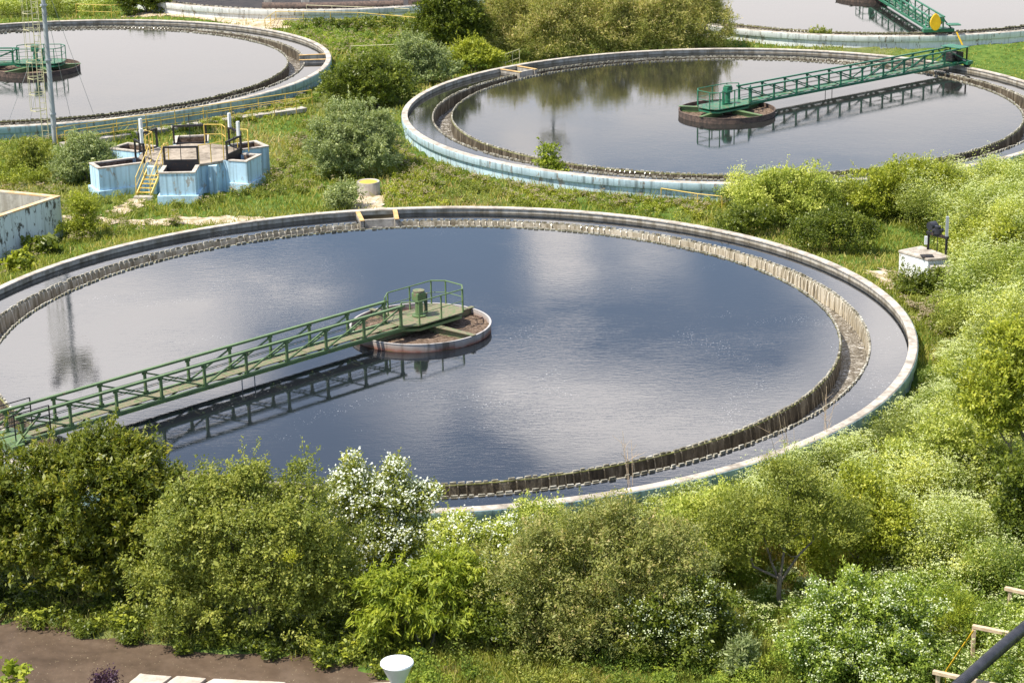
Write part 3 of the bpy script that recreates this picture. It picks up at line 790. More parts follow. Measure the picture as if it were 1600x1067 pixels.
def walls(t, a, b, th, h, mat, cop, inner, z0=-.2, skirt=True):
    """four walls of a parallelogram from the corner at the origin"""
    a = Vector((a.x, a.y, 0)); b = Vector((b.x, b.y, 0)); ua = a.normalized(); ub = b.normalized(); o_ = Vector((0, 0, 0))
    for (p, q, inn) in ((o_, a, ub), (o_ + ub * th, b, ua), (a + ub * th, a + b, -ua), (b + ua * th, a + b - ua * th, -ub)):
        wdir = (q - p).normalized(); nn = Vector((-wdir.y, wdir.x, 0)); nn = nn if nn.dot(inn) > 0 else -nn
        m1 = MB().bar(p + nn * (th - .02) / 2 + Vector((0, 0, (z0 + h) / 2)), q + nn * (th - .02) / 2 + Vector((0, 0, (z0 + h) / 2)), th - .02, h - z0)
        m1.build('wall', mat, t)
        MB().bar(p + nn * (th + .015) + Vector((0, 0, (z0 + h) / 2 - .01)), q + nn * (th + .015) + Vector((0, 0, (z0 + h) / 2 - .01)), .03, h - z0 - .02).build('inner_face', inner, t)
        MB().bar(p + nn * th * .48 + Vector((0, 0, h + .035)), q + nn * th * .48 + Vector((0, 0, h + .035)), th + .05, .07).build('coping', cop, t)


walls(LT, dn * 12, dl * 6.2, .26, 2.03, 'peeling', 'lichen', 'concrete')
MH = thing('manhole', 'round concrete manhole ring with a yellow cover in the grass', 'manhole', (-7.5, 110.35, 0))
MB().lathe([(.50, -.1), (.50, .66), (.60, .68), (.62, .62), (.62, -.1)], n=40).build('ring', 'coping', MH, True)
MB().lathe([(.01, .60), (.50, .60), (.50, .64), (.01, .67)], n=40, closed=False).build('cover', 'yellow', MH, True)

VB = thing('valve_box', 'whitewashed concrete valve box with a black geared gate stand on top', 'valve box', (0, 0, 0))
q0 = at(1405, 391, 1.25); q1 = at(1450, 404, 1.25); q2 = at(1486, 401, 1.25); q3 = at(1440, 384, 1.25)
pl = [(q.x, q.y) for q in (q0, q1, q2, q3)]; mid = Vector((sum(p[0] for p in pl) / 4, sum(p[1] for p in pl) / 4, 0)); VB.location = mid
lp = [(x - mid.x, y - mid.y) for x, y in pl]
MB().prism(lp, -.2, 1.12).build('body', 'white_wash', VB, bevel=.03)
MB().prism([(x * 1.04, y * 1.04) for x, y in lp], 1.122, 1.25).build('lid', 'coping', VB, bevel=.03)
s1 = at(1450, 405, 1.0) - mid; s2 = at(1478, 425, .45) - mid; s3 = at(1450, 436, .45) - mid
ww = at(1455, 418, .75) - mid
for i in range(3):
    y_ = .36 * i; MB().box(lp[1][0] + .05, lp[1][0] + 1.0, lp[1][1] - .55 - y_, lp[1][1] - .22 - y_, -.2, 1.0 - .3 * i).build('step', 'concrete', VB)
MB().box(lp[1][0] - .12, lp[1][0] + .035, lp[1][1] - 1.55, lp[1][1] + .1, -.2, .62).build('wing_wall', 'white_wash', VB, bevel=.02)
MB().box(lp[1][0] - .25, lp[1][0] + .30, lp[1][1] + .12, lp[1][1] + .55, 1.255, 1.29).build('hatch', 'black', VB)
g0 = at(1450, 388, 1.3) - mid; g1 = at(1478, 396, 1.3) - mid; g0.z = g1.z = 1.25
f = MB(); uz = Vector((0, 0, 1))
for g_ in (g0, g1): f.bar(g_, g_ + uz * .75, .10, .10)
f.bar(g0 + uz * .78 - (g1 - g0) * .08, g1 + uz * .78 + (g1 - g0) * .08, .14, .12); f.tube([(g0 + g1) / 2, (g0 + g1) / 2 + uz * 1.3], .02, 6)
go = f.build('gate_stand', 'black', VB)
gm = (g0 + g1) / 2 + uz * .86
h_ = MB(); h_.tube([g0 + uz * .86 + Vector((0, -.1, .24)), g0 + uz * .86 + Vector((.30, .1, .24))], .19, 16); h_.tube([gm, gm + uz * .2], .2, 14); h_.tube([gm + uz * .22, gm + uz * .34], .14, 14)
h_.tube([gm + Vector((-.25, 0, .12)), gm + Vector((.25, .05, .12))], .09, 12)
h_.build('gear_motor', 'hose', VB, True)
MB().bar(g1 + uz * .84, g1 + uz * 1.75, .12, .12).build('spindle_cover', 'steel', VB)
MB().bar(g0 + Vector((-.12, -.05, .25)), g0 + Vector((-.12, -.05, .62)), .12, .12).build('switch_box', 'white_metal', VB)


# ------------------------------------------------------------------ masts
def mast(label, base, h, ladder=True):
    t = thing('steel_mast', label, 'mast', tuple(base), 0, 'steel lighting masts')
    pole = MB().tube([(0, 0, -.1), (0, 0, 6), (0, 0, h)], .17, 14, r2=.10).build('pole', 'steel', t, True)
    for z in (2.0, 5.2, 8.4, 11.6): MB().tube([(0, 0, z), (0, 0, z + .1)], .2, 14).build('flange', 'steel', pole, True)
    if ladder:
        l = MB()
        for x in (-.36, -.72): l.bar((x, .05, .1), (x, .05, h - .8), .045)
        z = .4
        while z < h - .8: l.bar((-.36, .05, z), (-.72, .05, z), .03); z += .33
        for z in (1.5, 4.5, 7.5, 10.5, 13.5): l.bar((0, 0, z), (-.36, .05, z), .05)
        l.build('ladder', 'pale_yellow', t)
        c = MB(); hoops = []; z = 2.4
        pts = [(-.36, -.0), (-.33, -.55), (-.75, -.95), (-1.15, -.6), (-1.20, .0), (-.72, .1)]
        while z < h - 1: hoops.append(z); z += .95
        for z in hoops:
            for a_, b_ in zip(pts[:-1], pts[1:]): c.bar((a_[0], a_[1], z), (b_[0], b_[1], z), .02, .045)
        for a_ in pts[1:-1]: c.bar((a_[0], a_[1], hoops[0]), (a_[0], a_[1], hoops[-1]), .03, .02)
        c.build('ladder_cage', 'pale_yellow', t)
    p = MB(); p.lathe([(.2, h - 1.5), (1.15, h - 1.5), (1.15, h - 1.44), (.2, h - 1.44)], n=20)
    for i in range(10):
        a_ = 2 * math.pi * i / 10; p.tube([(1.12 * math.cos(a_), 1.12 * math.sin(a_), h - 1.45), (1.12 * math.cos(a_), 1.12 * math.sin(a_), h - .4)], .025, 6)
    for z in (h - .95, h - .4): p.lathe([(1.10, z), (1.14, z), (1.14, z + .04), (1.10, z + .04)], n=20)
    p.build('lamp_platform', 'pale_yellow', t)
    for i in range(5):
        a_ = 2 * math.pi * i / 5; e = Vector((math.cos(a_), math.sin(a_), 0))
        MB().bar(e * 1.1 + Vector((0, 0, h - .3)), e * 1.45 + Vector((0, 0, h - .45)), .55, .42).build('floodlight', 'black', t)
    return t


MS = at(87, 232)
mast('tall grey steel mast with cream caged ladder in front of the left tank', (MS.x, MS.y, 0), 16.5)
M2 = at(862, -14)
mast('tall steel mast beyond the top edge, mirrored in the second tank', (M2.x, M2.y, 0), 16.0, False)
gw = thing('guy_wires', 'thin steel guy wires running down beside the tall mast', 'guy wires', (MS.x, MS.y, 0))
for (x, y, top) in ((15, 186, 7.5), (47, 190, 6.5), (110, 182, 9.2), (146, 178, 10.5)):
    q = at(x, y, 1.2); MB().tube([(0, 0, top), (q.x - MS.x, q.y - MS.y, 1.2)], .012, 5).build('wire', 'steel', gw)

# ------------------------------------------------------------------ things at the bottom edge
lp_ = at(620, 1029, 3.6)
LM = thing('post_lamp', 'white cone-shaped post lamp at the bottom edge', 'lamp', (lp_.x, lp_.y, -.1))
MB().lathe([(.012, 3.66), (.30, 3.655), (.405, 3.62), (.415, 3.58), (.40, 3.57), (.01, 3.575)], n=40, closed=False).build('lamp_lid', 'opal', LM, True)
MB().lathe([(.395, 3.565), (.13, 2.98), (.10, 2.90), (.07, 2.88), (.09, 2.95), (.375, 3.56)], n=40).build('lamp_shade', 'cone', LM, True)
MB().tube([(0, 0, 0), (0, 0, 2.9)], .055, 12).build('post', 'steel', LM, True)
MB().lathe([(.06, 0), (.16, 0), (.14, .25), (.06, .3)], n=16).build('base', 'steel', LM, True)
SL = [((190, 1072), (218, 1047), (268, 1052), (240, 1072)), ((244, 1076), (276, 1052), (322, 1056), (296, 1078)), ((300, 1080), (332, 1056), (448, 1062), (420, 1082)),
      ((440, 1084), (460, 1064), (505, 1066), (500, 1084)), ((515, 1086), (545, 1066), (625, 1060), (620, 1084))]
SN = ['leftmost pale stone slab on the mud at the bottom edge', 'narrow pale stone slab, second from the left on the mud', 'long pale stone slab, middle one on the mud',
      'short pale stone slab, fourth from the left on the mud', 'pale stone slab nearest the white cone lamp']
for s_, lb in zip(SL, SN):
    P = [at(x, y, .1) for x, y in s_]; c = sum(P, Vector()) / 4; poly = []
    for i in range(4):
        for k_ in range(4):
            q = P[i].lerp(P[(i + 1) % 4], k_ / 4) - c; q *= 1 + random.uniform(-.05, .03); poly.append((q.x, q.y))
    o = MB().prism(poly, -.3, .02 + random.uniform(0, .03)).build('stone_slab', 'slab', bevel=.02); o.location = (c.x, c.y, 0); tag(o, lb, 'slab', 'pale slabs at the bottom edge')
# black hose on timber trestles with yellow tape
hz = 1.75
h0 = at(1495, 1072, hz); h1 = at(1615, 968, hz + .1); d = h1 - h0
pts = [h0 - d * 1.9 + Vector((0, 0, -1.7)), h0 - d * 1.2 + Vector((0, 0, -1.2)), h0 - d * .5 + Vector((0, 0, -.2)), h0, h0.lerp(h1, .5) + Vector((0, 0, .04)), h1, h1 + d * .6, h1 + d * 1.6 + Vector((0, 0, -.9)), h1 + d * 2.6 + Vector((0, 0, -1.9))]
hs = MB(); hs.tube(pts, .155, 18)
for i in range(60):
    q = h0.lerp(h1, i / 59); u = d.normalized(); hs.tube([q - u * .018, q + u * .018], .163, 18)
tag(hs.build('hose', 'hose', smooth=True), 'thick black ribbed hose crossing the bottom right corner', 'hose')
t = thing('timber_trestle', 'pale timber trestle under the black hose at the bottom edge', 'trestle', tuple(at(1500, 1056, 0)))
b0 = Vector(t.location)
for nm, (x1, y1, z1, x2, y2, z2) in (('beam', (1458, 1049, 1.35, 1590, 1078, 1.35)), ('leg', (1466, 1052, 1.28, 1466, 1052, -.1)), ('leg', (1590, 1080, 1.28, 1590, 1080, -.1)), ('leg', (1530, 1068, 1.28, 1530, 1068, -.1))):
    p = at(x1, y1, z1) - b0; q = at(x2, y2, z1) - b0; q.z = z2 - b0.z; p.z = z1 - b0.z
    MB().bar(p, q, .13, .09).build(nm, 'wood', t)
t = thing('timber_trestle', 'timber trestle half hidden in the leaves above the black hose', 'trestle', tuple(at(1545, 985, 0)))
b0 = Vector(t.location)
for nm, (x1, y1, z1, x2, y2, z2) in (('beam', (1520, 978, 1.35, 1590, 992, 1.35)), ('beam', (1570, 926, 1.5, 1605, 934, 1.5)), ('leg', (1522, 979, 1.28, 1522, 979, -.1)), ('leg', (1578, 927, 1.4, 1578, 927, -.1))):
    p = at(x1, y1, 1.35) - b0; q = at(x2, y2, 1.35) - b0; p.z = z1 - b0.z; q.z = z2 - b0.z
    MB().bar(p, q, .13, .09).build(nm, 'wood', t)
tp = MB(); pts = [at(1521, 985, 1.4), at(1500, 1015, 1.25), at(1478, 1048, 1.4)]
for a_, b_ in zip(pts[:-1], pts[1:]): tp.bar(a_, b_, .012, .07)
tp.bar(pts[2], pts[2] + Vector((0, -.02, -.6)), .07, .012)
tag(tp.build('barrier_tape', 'yellow_bright'), 'yellow barrier tape strung between the timber trestles', 'tape')


# ------------------------------------------------------------------ vegetation
def unit(v): return v / np.maximum(np.linalg.norm(v, axis=-1, keepdims=True), 1e-6)


def leaf_quads(C_, D, NN, ln, wd, fold=.0):
    """diamond leaves: centre C_, direction D, normal NN"""
    S_ = unit(np.cross(D, NN)); ln = np.asarray(ln)[:, None]; wd = np.asarray(wd)[:, None]
    a = C_ - D * ln * .5; c = C_ + D * ln * .5; b = C_ + S_ * wd * .5 - D * ln * .08; d = C_ - S_ * wd * .5 - D * ln * .08
    return np.stack([a, b, c, d], 1)


def crown(rs, blobs, ncl, nl, ln, wd, spray=.15, droop=.0, depth=.3, updir=.35, minz=.05, bump=.32, flat=.0, br=.42, per=13, low=-.45):
    """boughs spread over the blobs, twig clusters over each bough, leaves round each twig"""
    blobs = np.array(blobs, float)
    wts = (blobs[:, 3] * blobs[:, 4] * blobs[:, 5]) ** (2 / 3); wts /= wts.sum()
    nb = max(3, ncl // per)
    bi = rs.choice(len(blobs), nb, p=wts); b = blobs[bi]
    d0 = unit(rs.normal(size=(nb, 3))); d0[:, 2] = np.where(d0[:, 2] < low, -d0[:, 2], d0[:, 2])
    f = np.clip(1 - np.abs(rs.normal(0, depth, nb)), .2, 1) * (1 + rs.normal(0, bump * .6, nb))
    bc = b[:, :3] + d0 * (b[:, 3:] - br * .5) * f[:, None]; bs = rs.uniform(.6, 1.35, nb) * br; bv = rs.uniform(0, 1, nb)
    ki = rs.integers(0, nb, ncl); e = unit(rs.normal(size=(ncl, 3)) + np.array([0, 0, .45]) + d0[ki] * .6)
    c = bc[ki] + e * bs[ki][:, None] * np.array([1.15, 1.15, .62]) * (rs.uniform(.35, 1.0, ncl) ** .5)[:, None]
    c[:, 2] -= droop * rs.random(ncl) * .5
    d = unit(e + .5 * d0[ki])
    keep = c[:, 2] > minz; c = c[keep]; d = d[keep]; ki = ki[keep]; n = len(c)
    tw = unit(d + np.array([0, 0, updir]) + rs.normal(0, .45, (n, 3))); tw[:, 2] -= droop; tw = unit(tw)
    cv = .68 * bv[ki] + .32 * rs.uniform(0, 1, n)
    ci = np.repeat(np.arange(n), nl); m_ = len(ci)
    s = rs.uniform(-1, 1, m_)[:, None]
    P_ = c[ci] + tw[ci] * s * spray * 1.6 + rs.normal(0, 1, (m_, 3)) * spray * .45 * (1.1 - .4 * s)
    D = unit(tw[ci] + rs.normal(0, .75, (m_, 3)) + np.array([0, 0, -droop]))
    NN = unit(d[ci] * .55 + np.array([0, 0, .65 + flat]) + rs.normal(0, .55, (m_, 3)))
    NN = unit(NN - D * np.sum(NN * D, 1, keepdims=True))
    sz = np.exp(rs.normal(-.08, .32, m_)) * (.85 + .3 * bv[ki[ci]])
    V = leaf_quads(P_, D, NN, ln * sz, wd * sz)
    vals = .18 + .45 * cv[ci] + rs.normal(0, .16, m_) + .12 * (s[:, 0] + 1) * .5
    ns = max(2, nb // 3); si = rs.integers(0, nb, ns); e = unit(d0[si] * .7 + rs.normal(0, .3, (ns, 3)) + np.array([0, 0, .55 - droop])); ll = rs.uniform(.5, 1.9, ns) * br     # long shoots
    k_ = np.repeat(np.arange(ns), 26); u_ = rs.uniform(.2, 1, len(k_)); P2_ = bc[si][k_] + e[k_] * (bs[si] * .7)[k_][:, None] + e[k_] * (u_ * ll[k_])[:, None] + rs.normal(0, .035, (len(k_), 3))
    ok = P2_[:, 2] > .1; k_ = k_[ok]; P2_ = P2_[ok]; D2_ = unit(e[k_] + rs.normal(0, .7, (len(k_), 3))); N2_ = unit(rs.normal(0, .5, (len(k_), 3)) + np.array([0, 0, 1.0])); N2_ = unit(N2_ - D2_ * np.sum(N2_ * D2_, 1, keepdims=True))
    z_ = rs.uniform(.6, 1.1, len(k_)); V = np.concatenate([V, leaf_quads(P2_, D2_, N2_, ln * z_, wd * z_)]); vals = np.concatenate([vals, .45 + .4 * bv[si][k_] + rs.normal(0, .12, len(k_))])
    return V, vals, c, d, tw


def flowers(rs, c, d, frac, n, size, spread, lift=.1):
    keep = rs.random(len(c)) < frac; c = c[keep] + unit(d[keep] + np.array([0, 0, .5])) * lift
    ci = np.repeat(np.arange(len(c)), n); m_ = len(ci)
    P_ = c[ci] + rs.normal(0, 1, (m_, 3)) * spread
    NN = unit(rs.normal(0, .6, (m_, 3)) + np.array([-.2, -.3, 1.0])); D = unit(np.cross(NN, rs.normal(size=(m_, 3))))
    sz = size * rs.uniform(.7, 1.2, m_)
    return leaf_quads(P_, D, NN, sz, sz), rs.uniform(0, 1, m_)


def trunk_mb(rs, blobs, r, stems=1, h0=0.0):
    mb = MB(); V_ = lambda *q: np.array(q, float)
    top = max(b[2] for b in blobs)
    for s in range(stems):
        p0 = V_(*(rs.normal(0, .2, 2) if stems > 1 else (0, 0)), -.3)
        mine = [b for i, b in enumerate(blobs) if i % stems == s] or [blobs[0]]
        cen = np.mean([b[:3] for b in mine], 0)
        fork = V_(cen[0] * .3 + rs.normal(0, .1), cen[1] * .3, top * rs.uniform(.26, .34)); m1 = (p0 + fork) / 2 + V_(rs.normal(0, .1), rs.normal(0, .1), 0)
        mb.tube([p0, m1, fork], r, 9, r2=r * .75)
        for b in mine:
            st_ = m1 + (fork - m1) * rs.uniform(.5, 1.0); end = V_(b[0], b[1], b[2] + .2 * b[5]); k1 = st_ + (end - st_) * .4 + rs.normal(0, .16, 3); k2 = st_ + (end - st_) * .72 + rs.normal(0, .16, 3)
            mb.tube([st_, k1, k2, end], r * .55, 7, r2=r * .14)
            for j in range(3):
                q = [k1, k2][j % 2]; e2 = q + rs.normal(0, 1, 3) * V_(b[3], b[4], b[5]) * .35 + V_(0, 0, .35)
                mb.tube([q, (q + e2) / 2 + rs.normal(0, .07, 3), e2], r * .22, 5, r2=r * .05)
    return mb


def bush(name, label, cat, px, py, blobs, mat, ncl=900, nl=26, ln=.11, wd=.05, seed=0, fl=None, group=None, r=.07, stems=3, trunk='stem', crownname='foliage', **kw):
    rs = np.random.default_rng(seed + 100); p = at(px, py); t = thing(name, label, cat, (p.x, p.y, gz(p.x, p.y)), 0, group)
    kw.setdefault('low', -.45 if crownname == 'crown' else -.9)
    V, vals, c, d, tw = crown(rs, blobs, ncl, nl, ln, wd, **kw)
    quads(crownname, V, [mat], vals, parent=t)
    if fl:
        fm, frac, n, size, spread, lift, fname = fl
        up = d[:, 2] > -.2
        V2, v2 = flowers(rs, c[up], d[up], frac, n, size, spread, lift); quads(fname, V2, [fm], v2, parent=t)
    trunk_mb(rs, blobs, r, stems).build(trunk, 'bark', t, True)
    return t


# foreground
bush('leafy_tree', 'dark glossy-leaved tree at the lower left over the mud', 'tree', 120, 925,
     [(-1.9, 0, 2.3, 2.1, 1.9, 2.0), (.6, .2, 2.9, 2.3, 2.0, 2.0), (2.1, -.1, 2.4, 1.4, 1.5, 1.8), (.7, .3, 4.2, 1.0, 1.1, .9), (-2.6, .3, 2.7, 1.5, 1.4, 1.2), (2.1, .2, 3.7, 1.0, 1.1, 1.0), (-.4, -.8, 1.6, 2.4, 1.4, 1.3), (1.6, -.8, 1.0, 1.6, 1.0, .9)],
     'leaf_cherry', 5600, 20, .15, .058, 1, r=.14, stems=1, trunk='trunk', crownname='crown', droop=.12, depth=.2, updir=.5, flat=.3, br=.5)
bush('leafy_tree', 'broad olive green tree with two upright tufts, left of the white blossom', 'tree', 398, 985,
     [(-1.5, .1, 2.3, 1.9, 1.6, 2.1), (1.2, 0, 2.5, 1.9, 1.6, 2.1), (0, .2, 3.3, 2.0, 1.5, 1.3), (.1, .2, 4.5, .55, .5, .85), (1.6, .2, 4.4, .5, .5, .95), (-.3, -.6, 1.2, 2.6, 1.2, 1.3), (2.3, -.4, 1.6, .9, .8, 1.6), (-1.2, .3, 4.1, 1.0, .9, .7)],
     'leaf_haw', 5200, 22, .090, .046, 2, r=.11, stems=2, trunk='trunk', crownname='crown', droop=.35, depth=.2, updir=.1, br=.42)
bush('flowering_shrub', 'tall mock orange shrub covered in white blossom against the tank water', 'flowering shrub', 598, 915,
     [(-.6, .1, 2.3, 1.2, 1.0, 1.4), (.4, .2, 1.8, 1.4, 1.2, 1.4), (-.85, .2, 3.5, .42, .4, .8), (.45, .2, 3.45, .30, .3, .55), (1.2, .2, 2.7, .6, .5, .5), (0, -.3, 1.2, 1.6, 1.0, 1.1)],
     'leaf_haw', 1900, 18, .10, .05, 3, fl=('blossom', .55, 11, .075, .09, .10, 'blossom'), r=.05, stems=3, droop=.1, depth=.22, br=.38)
bush('flowering_shrub', 'low mock orange shrub with scattered white blossom right of the tall one', 'flowering shrub', 750, 935,
     [(0, 0, 1.3, 1.8, 1.0, 1.1), (-.7, .3, 2.0, .7, .6, .6), (1.2, .3, 1.9, .7, .6, .6)], 'leaf_hem', 1000, 20, .09, .045, 4, fl=('blossom', .32, 10, .07, .08, .10, 'blossom'), r=.04, br=.36)
bush('leafy_shrub', 'yellow-green shrub with drooping lance leaves below the white blossom', 'shrub', 668, 1010,
     [(-.6, 0, 1.5, 1.4, 1.1, 1.2), (.8, .1, 1.5, 1.2, 1.0, 1.2), (.2, .3, 2.3, 1.1, .8, .8), (-1.3, .1, 1.8, .8, .6, .7), (1.2, .2, 2.2, .7, .6, .6)], 'leaf_lime', 1150, 20, .19, .042, 5, r=.045, droop=.6, depth=.25, br=.42)
bush('leafy_shrub', 'pale feathery green shrub between the white blossom and the brownish shrub', 'shrub', 850, 915,
     [(-.6, 0, 1.2, 1.3, .9, 1.1), (.6, 0, 1.3, 1.2, .9, 1.1), (0, .2, 2.0, .8, .7, .6)], 'leaf_hem', 1500, 20, .085, .036, 56, r=.04, br=.36, fl=('umbel', .3, 8, .05, .06, .08, 'flower_heads'))
bush('leafy_shrub', 'pale green shrub between the brownish shrub and the thin grey-trunked tree', 'shrub', 1110, 905,
     [(-.7, 0, 1.5, 1.2, 1.0, 1.2), (.6, 0, 1.6, 1.2, 1.0, 1.2), (-.1, .2, 2.1, .9, .8, .7)], 'leaf_hem', 1700, 20, .09, .04, 57, r=.04, br=.38)
bush('leafy_shrub', 'fresh green shrub behind the rounded cream flowering shrub', 'shrub', 1345, 905,
     [(-.9, 0, 1.5, 1.3, 1.0, 1.3), (.7, 0, 1.7, 1.4, 1.0, 1.3), (-.1, .3, 2.7, 1.0, .8, .8)], 'leaf_bright', 1900, 20, .09, .045, 58, r=.04, br=.4)
bush('leafy_shrub', 'wide bright green shrub on the slope left of the right-edge tree', 'shrub', 1480, 800,
     [(-1.1, 0, 1.5, 1.4, 1.0, 1.3), (.9, 0, 1.6, 1.4, 1.0, 1.3), (-.1, .3, 2.5, 1.1, .8, .8)], 'leaf_hem', 1900, 20, .09, .04, 59, r=.04, br=.4, fl=('umbel', .3, 8, .05, .06, .08, 'flower_heads'))
bush('leafy_bush', 'tall pale green bush rising in the weeds left of the valve box', 'bush', 1230, 352,
     [(-1.4, 0, 1.3, 1.5, 1.2, 1.2), (.9, 0, 1.4, 1.6, 1.2, 1.3), (-.1, .3, 2.2, 1.3, 1.0, .8)], 'leaf_hem', 1900, 18, .11, .05, 61, r=.04, br=.45)
bush('leafy_bush', 'tall pale green bush rising in the weeds above the valve box', 'bush', 1420, 345,
     [(-1.4, 0, 1.4, 1.6, 1.2, 1.3), (1.2, 0, 1.5, 1.6, 1.2, 1.3), (.1, .3, 2.4, 1.3, 1.0, .8)], 'leaf_bright', 1900, 18, .11, .05, 62, r=.04, br=.45)
bush('leafy_shrub', 'dark leafy shrub filling the gap under the yellow-green shrub', 'shrub', 790, 1010,
     [(0, 0, 1.0, 1.3, .9, 1.1), (-.8, .2, .8, 1.0, .8, .8)], 'leaf_dark', 800, 20, .11, .05, 55, r=.04, br=.4)
bush('leafy_shrub', 'large brownish olive shrub with reddish tips in the lower middle', 'shrub', 940, 1015,
     [(-1.4, 0, 2.0, 1.9, 1.4, 1.8), (1.3, 0, 2.0, 1.9, 1.4, 1.8), (.1, .1, 2.9, 1.8, 1.3, 1.4), (-.2, .2, 3.8, .9, .8, .7), (1.8, .2, 3.2, 1.0, .8, .8), (0, -.5, 1.1, 2.7, 1.2, 1.1), (-1.8, .2, 3.2, .8, .7, .7), (.6, .2, 4.1, .4, .4, .7)],
     'leaf_olive', 4800, 22, .085, .034, 6, r=.07, stems=3, droop=.0, depth=.25, br=.42)
bush('leafy_tree', 'thin olive tree with a bare forked grey trunk, right of the brownish shrub', 'tree', 1222, 950,
     [(-.9, .1, 2.6, 1.3, 1.0, 1.1), (.5, .1, 3.0, 1.3, 1.0, 1.2), (.1, .2, 3.9, .8, .7, .7), (1.5, 0, 2.6, 1.0, .9, 1.0), (-1.8, .1, 2.2, .9, .8, 1.0)],
     'leaf_haw', 2000, 20, .08, .036, 7, r=.085, stems=1, trunk='trunk', crownname='crown', depth=.3, br=.4)
bush('flowering_shrub', 'small shrub with flat white flower heads between brown shrub and thin tree', 'flowering shrub', 1068, 1040,
     [(0, 0, 1.0, 1.5, 1.0, 1.0), (.4, .2, 1.8, .9, .7, .7), (-.8, .1, 1.4, .9, .7, .7)], 'leaf_dark', 1000, 20, .10, .05, 8, fl=('elder', .26, 14, .055, .07, .12, 'flower_heads'), r=.035, br=.36)
bush('flowering_shrub', 'rounded shrub thick with cream flower heads at the lower right', 'flowering shrub', 1345, 1060,
     [(-.2, 0, 1.3, 1.9, 1.3, 1.3), (.8, .2, 1.8, 1.4, 1.0, 1.1), (-.4, .3, 2.3, 1.2, .9, .9), (-1.3, -.2, 1.1, 1.0, .9, 1.0), (.2, -.8, .9, 1.9, 1.0, .9)], 'leaf_hemdark', 2300, 20, .10, .045, 9, fl=('elder', .36, 13, .055, .07, .12, 'flower_heads'), r=.04, br=.36)
bush('leafy_tree', 'green tree with dark trunk at the right edge beside the tank', 'tree', 1625, 815,
     [(-1.6, 0, 4.6, 1.6, 1.3, 1.2), (.3, 0, 5.2, 1.8, 1.5, 1.4), (-.8, .2, 6.1, 1.2, 1.1, .9), (-1.7, -.2, 3.3, 1.2, 1.2, 1.0), (.8, 0, 3.4, 1.5, 1.2, 1.3)],
     'leaf_bright', 2900, 18, .11, .06, 10, r=.13, stems=1, trunk='trunk', crownname='crown', depth=.32, br=.42)
bush('leafy_tree', 'darker round-leaved tree low at the right edge', 'tree', 1612, 905,
     [(0, 0, 1.6, 1.3, 1.2, 1.4), (.2, .2, 2.8, 1.1, 1.0, 1.2), (-.5, -.1, 3.2, .8, .8, .8)], 'leaf_dark', 1500, 20, .11, .06, 11, r=.08, stems=1, trunk='trunk', crownname='crown', br=.4)
bush('thistle', 'pale grey-green thistle at the foot of the lower right shrubs', 'thistle', 1155, 1062, [(0, 0, .5, .45, .4, .5), (.1, 0, .9, .3, .3, .35)], 'leaf_grey', 130, 22, .13, .035, 12, r=.02, stems=1, br=.2, per=8)
bush('leafy_shrub', 'yellowing shrub beside the cream flowering one at lower right', 'shrub', 1480, 1015, [(0, 0, .8, .8, .6, .7), (.2, 0, 1.4, .5, .5, .5)], 'leaf_lime', 360, 20, .06, .028, 13, r=.03, br=.25)
bush('purple_plant', 'small purple-leaved plant at the bottom edge by the slabs', 'plant', 168, 1078, [(0, 0, .25, .35, .3, .35)], 'purple', 90, 16, .07, .04, 14, r=.015, stems=1, br=.12, per=8)
bush('vine', 'bright young vine leaves poking in at the lower left corner', 'vine', 20, 1085, [(0, 0, .5, .5, .4, .45), (.3, 0, .7, .25, .2, .2)], 'leaf_lime', 45, 9, .16, .12, 15, r=.015, stems=1, br=.15, per=6)
# middle distance
WL = 'grey-green willow-like bush'
bush('leafy_bush', 'grey-green willowy bush, front one left of the second tank', 'bush', 555, 275, [(-1.0, 0, 1.7, 1.7, 1.5, 1.5), (.9, 0, 1.5, 1.6, 1.5, 1.4), (-.3, .2, 2.9, 1.6, 1.3, 1.3), (1.2, .4, 2.6, 1.1, 1.0, 1.0)], 'leaf_grey', 3600, 20, .12, .05, 20, r=.06, br=.5, depth=.2)
bush('leafy_bush', 'bright green spreading bush between the left tank and the willowy bush', 'bush', 585, 172, [(-1.3, 0, 1.3, 1.9, 1.6, 1.4), (1.0, 0, 1.4, 1.8, 1.6, 1.4), (0, .5, 2.4, 1.8, 1.5, 1.0)], 'leaf_dark', 2600, 18, .14, .07, 21, br=.55, r=.08, depth=.2)
bush('leafy_bush', 'loose pale bush at the far left rim of the second tank', 'bush', 665, 135, [(-.6, 0, 1.5, 1.5, 1.3, 1.5), (.9, .3, 1.2, 1.4, 1.2, 1.2), (-.8, .6, 2.6, 1.0, 1.0, .8)], 'leaf_grey', 1600, 18, .14, .06, 22, br=.5, r=.07)
bush('leafy_bush', 'low green bush behind the cream railing on the second tank', 'bush', 738, 112, [(-.6, 0, 1.0, 1.5, 1.3, 1.0), (1.0, .2, .9, 1.3, 1.1, .9), (0, .3, 1.6, 1.0, .9, .7)], 'leaf_bright', 1400, 18, .14, .06, 23, br=.5, r=.06)
bush('leafy_tree', 'dark green rounded tree near the top middle beside feathery shrubs', 'tree', 703, 98, [(-.7, 0, 2.2, 2.2, 1.9, 2.0), (.9, .2, 2.6, 2.0, 1.8, 2.0), (0, .3, 4.2, 2.2, 1.8, 1.6), (-.6, .3, 5.6, 1.5, 1.4, 1.2)], 'leaf_dark', 3600, 18, .15, .07, 24, br=.6, low=-.9, r=.14, stems=1, trunk='trunk', crownname='crown', depth=.2)
TG = 'feathery tamarisk shrubs behind the second tank'
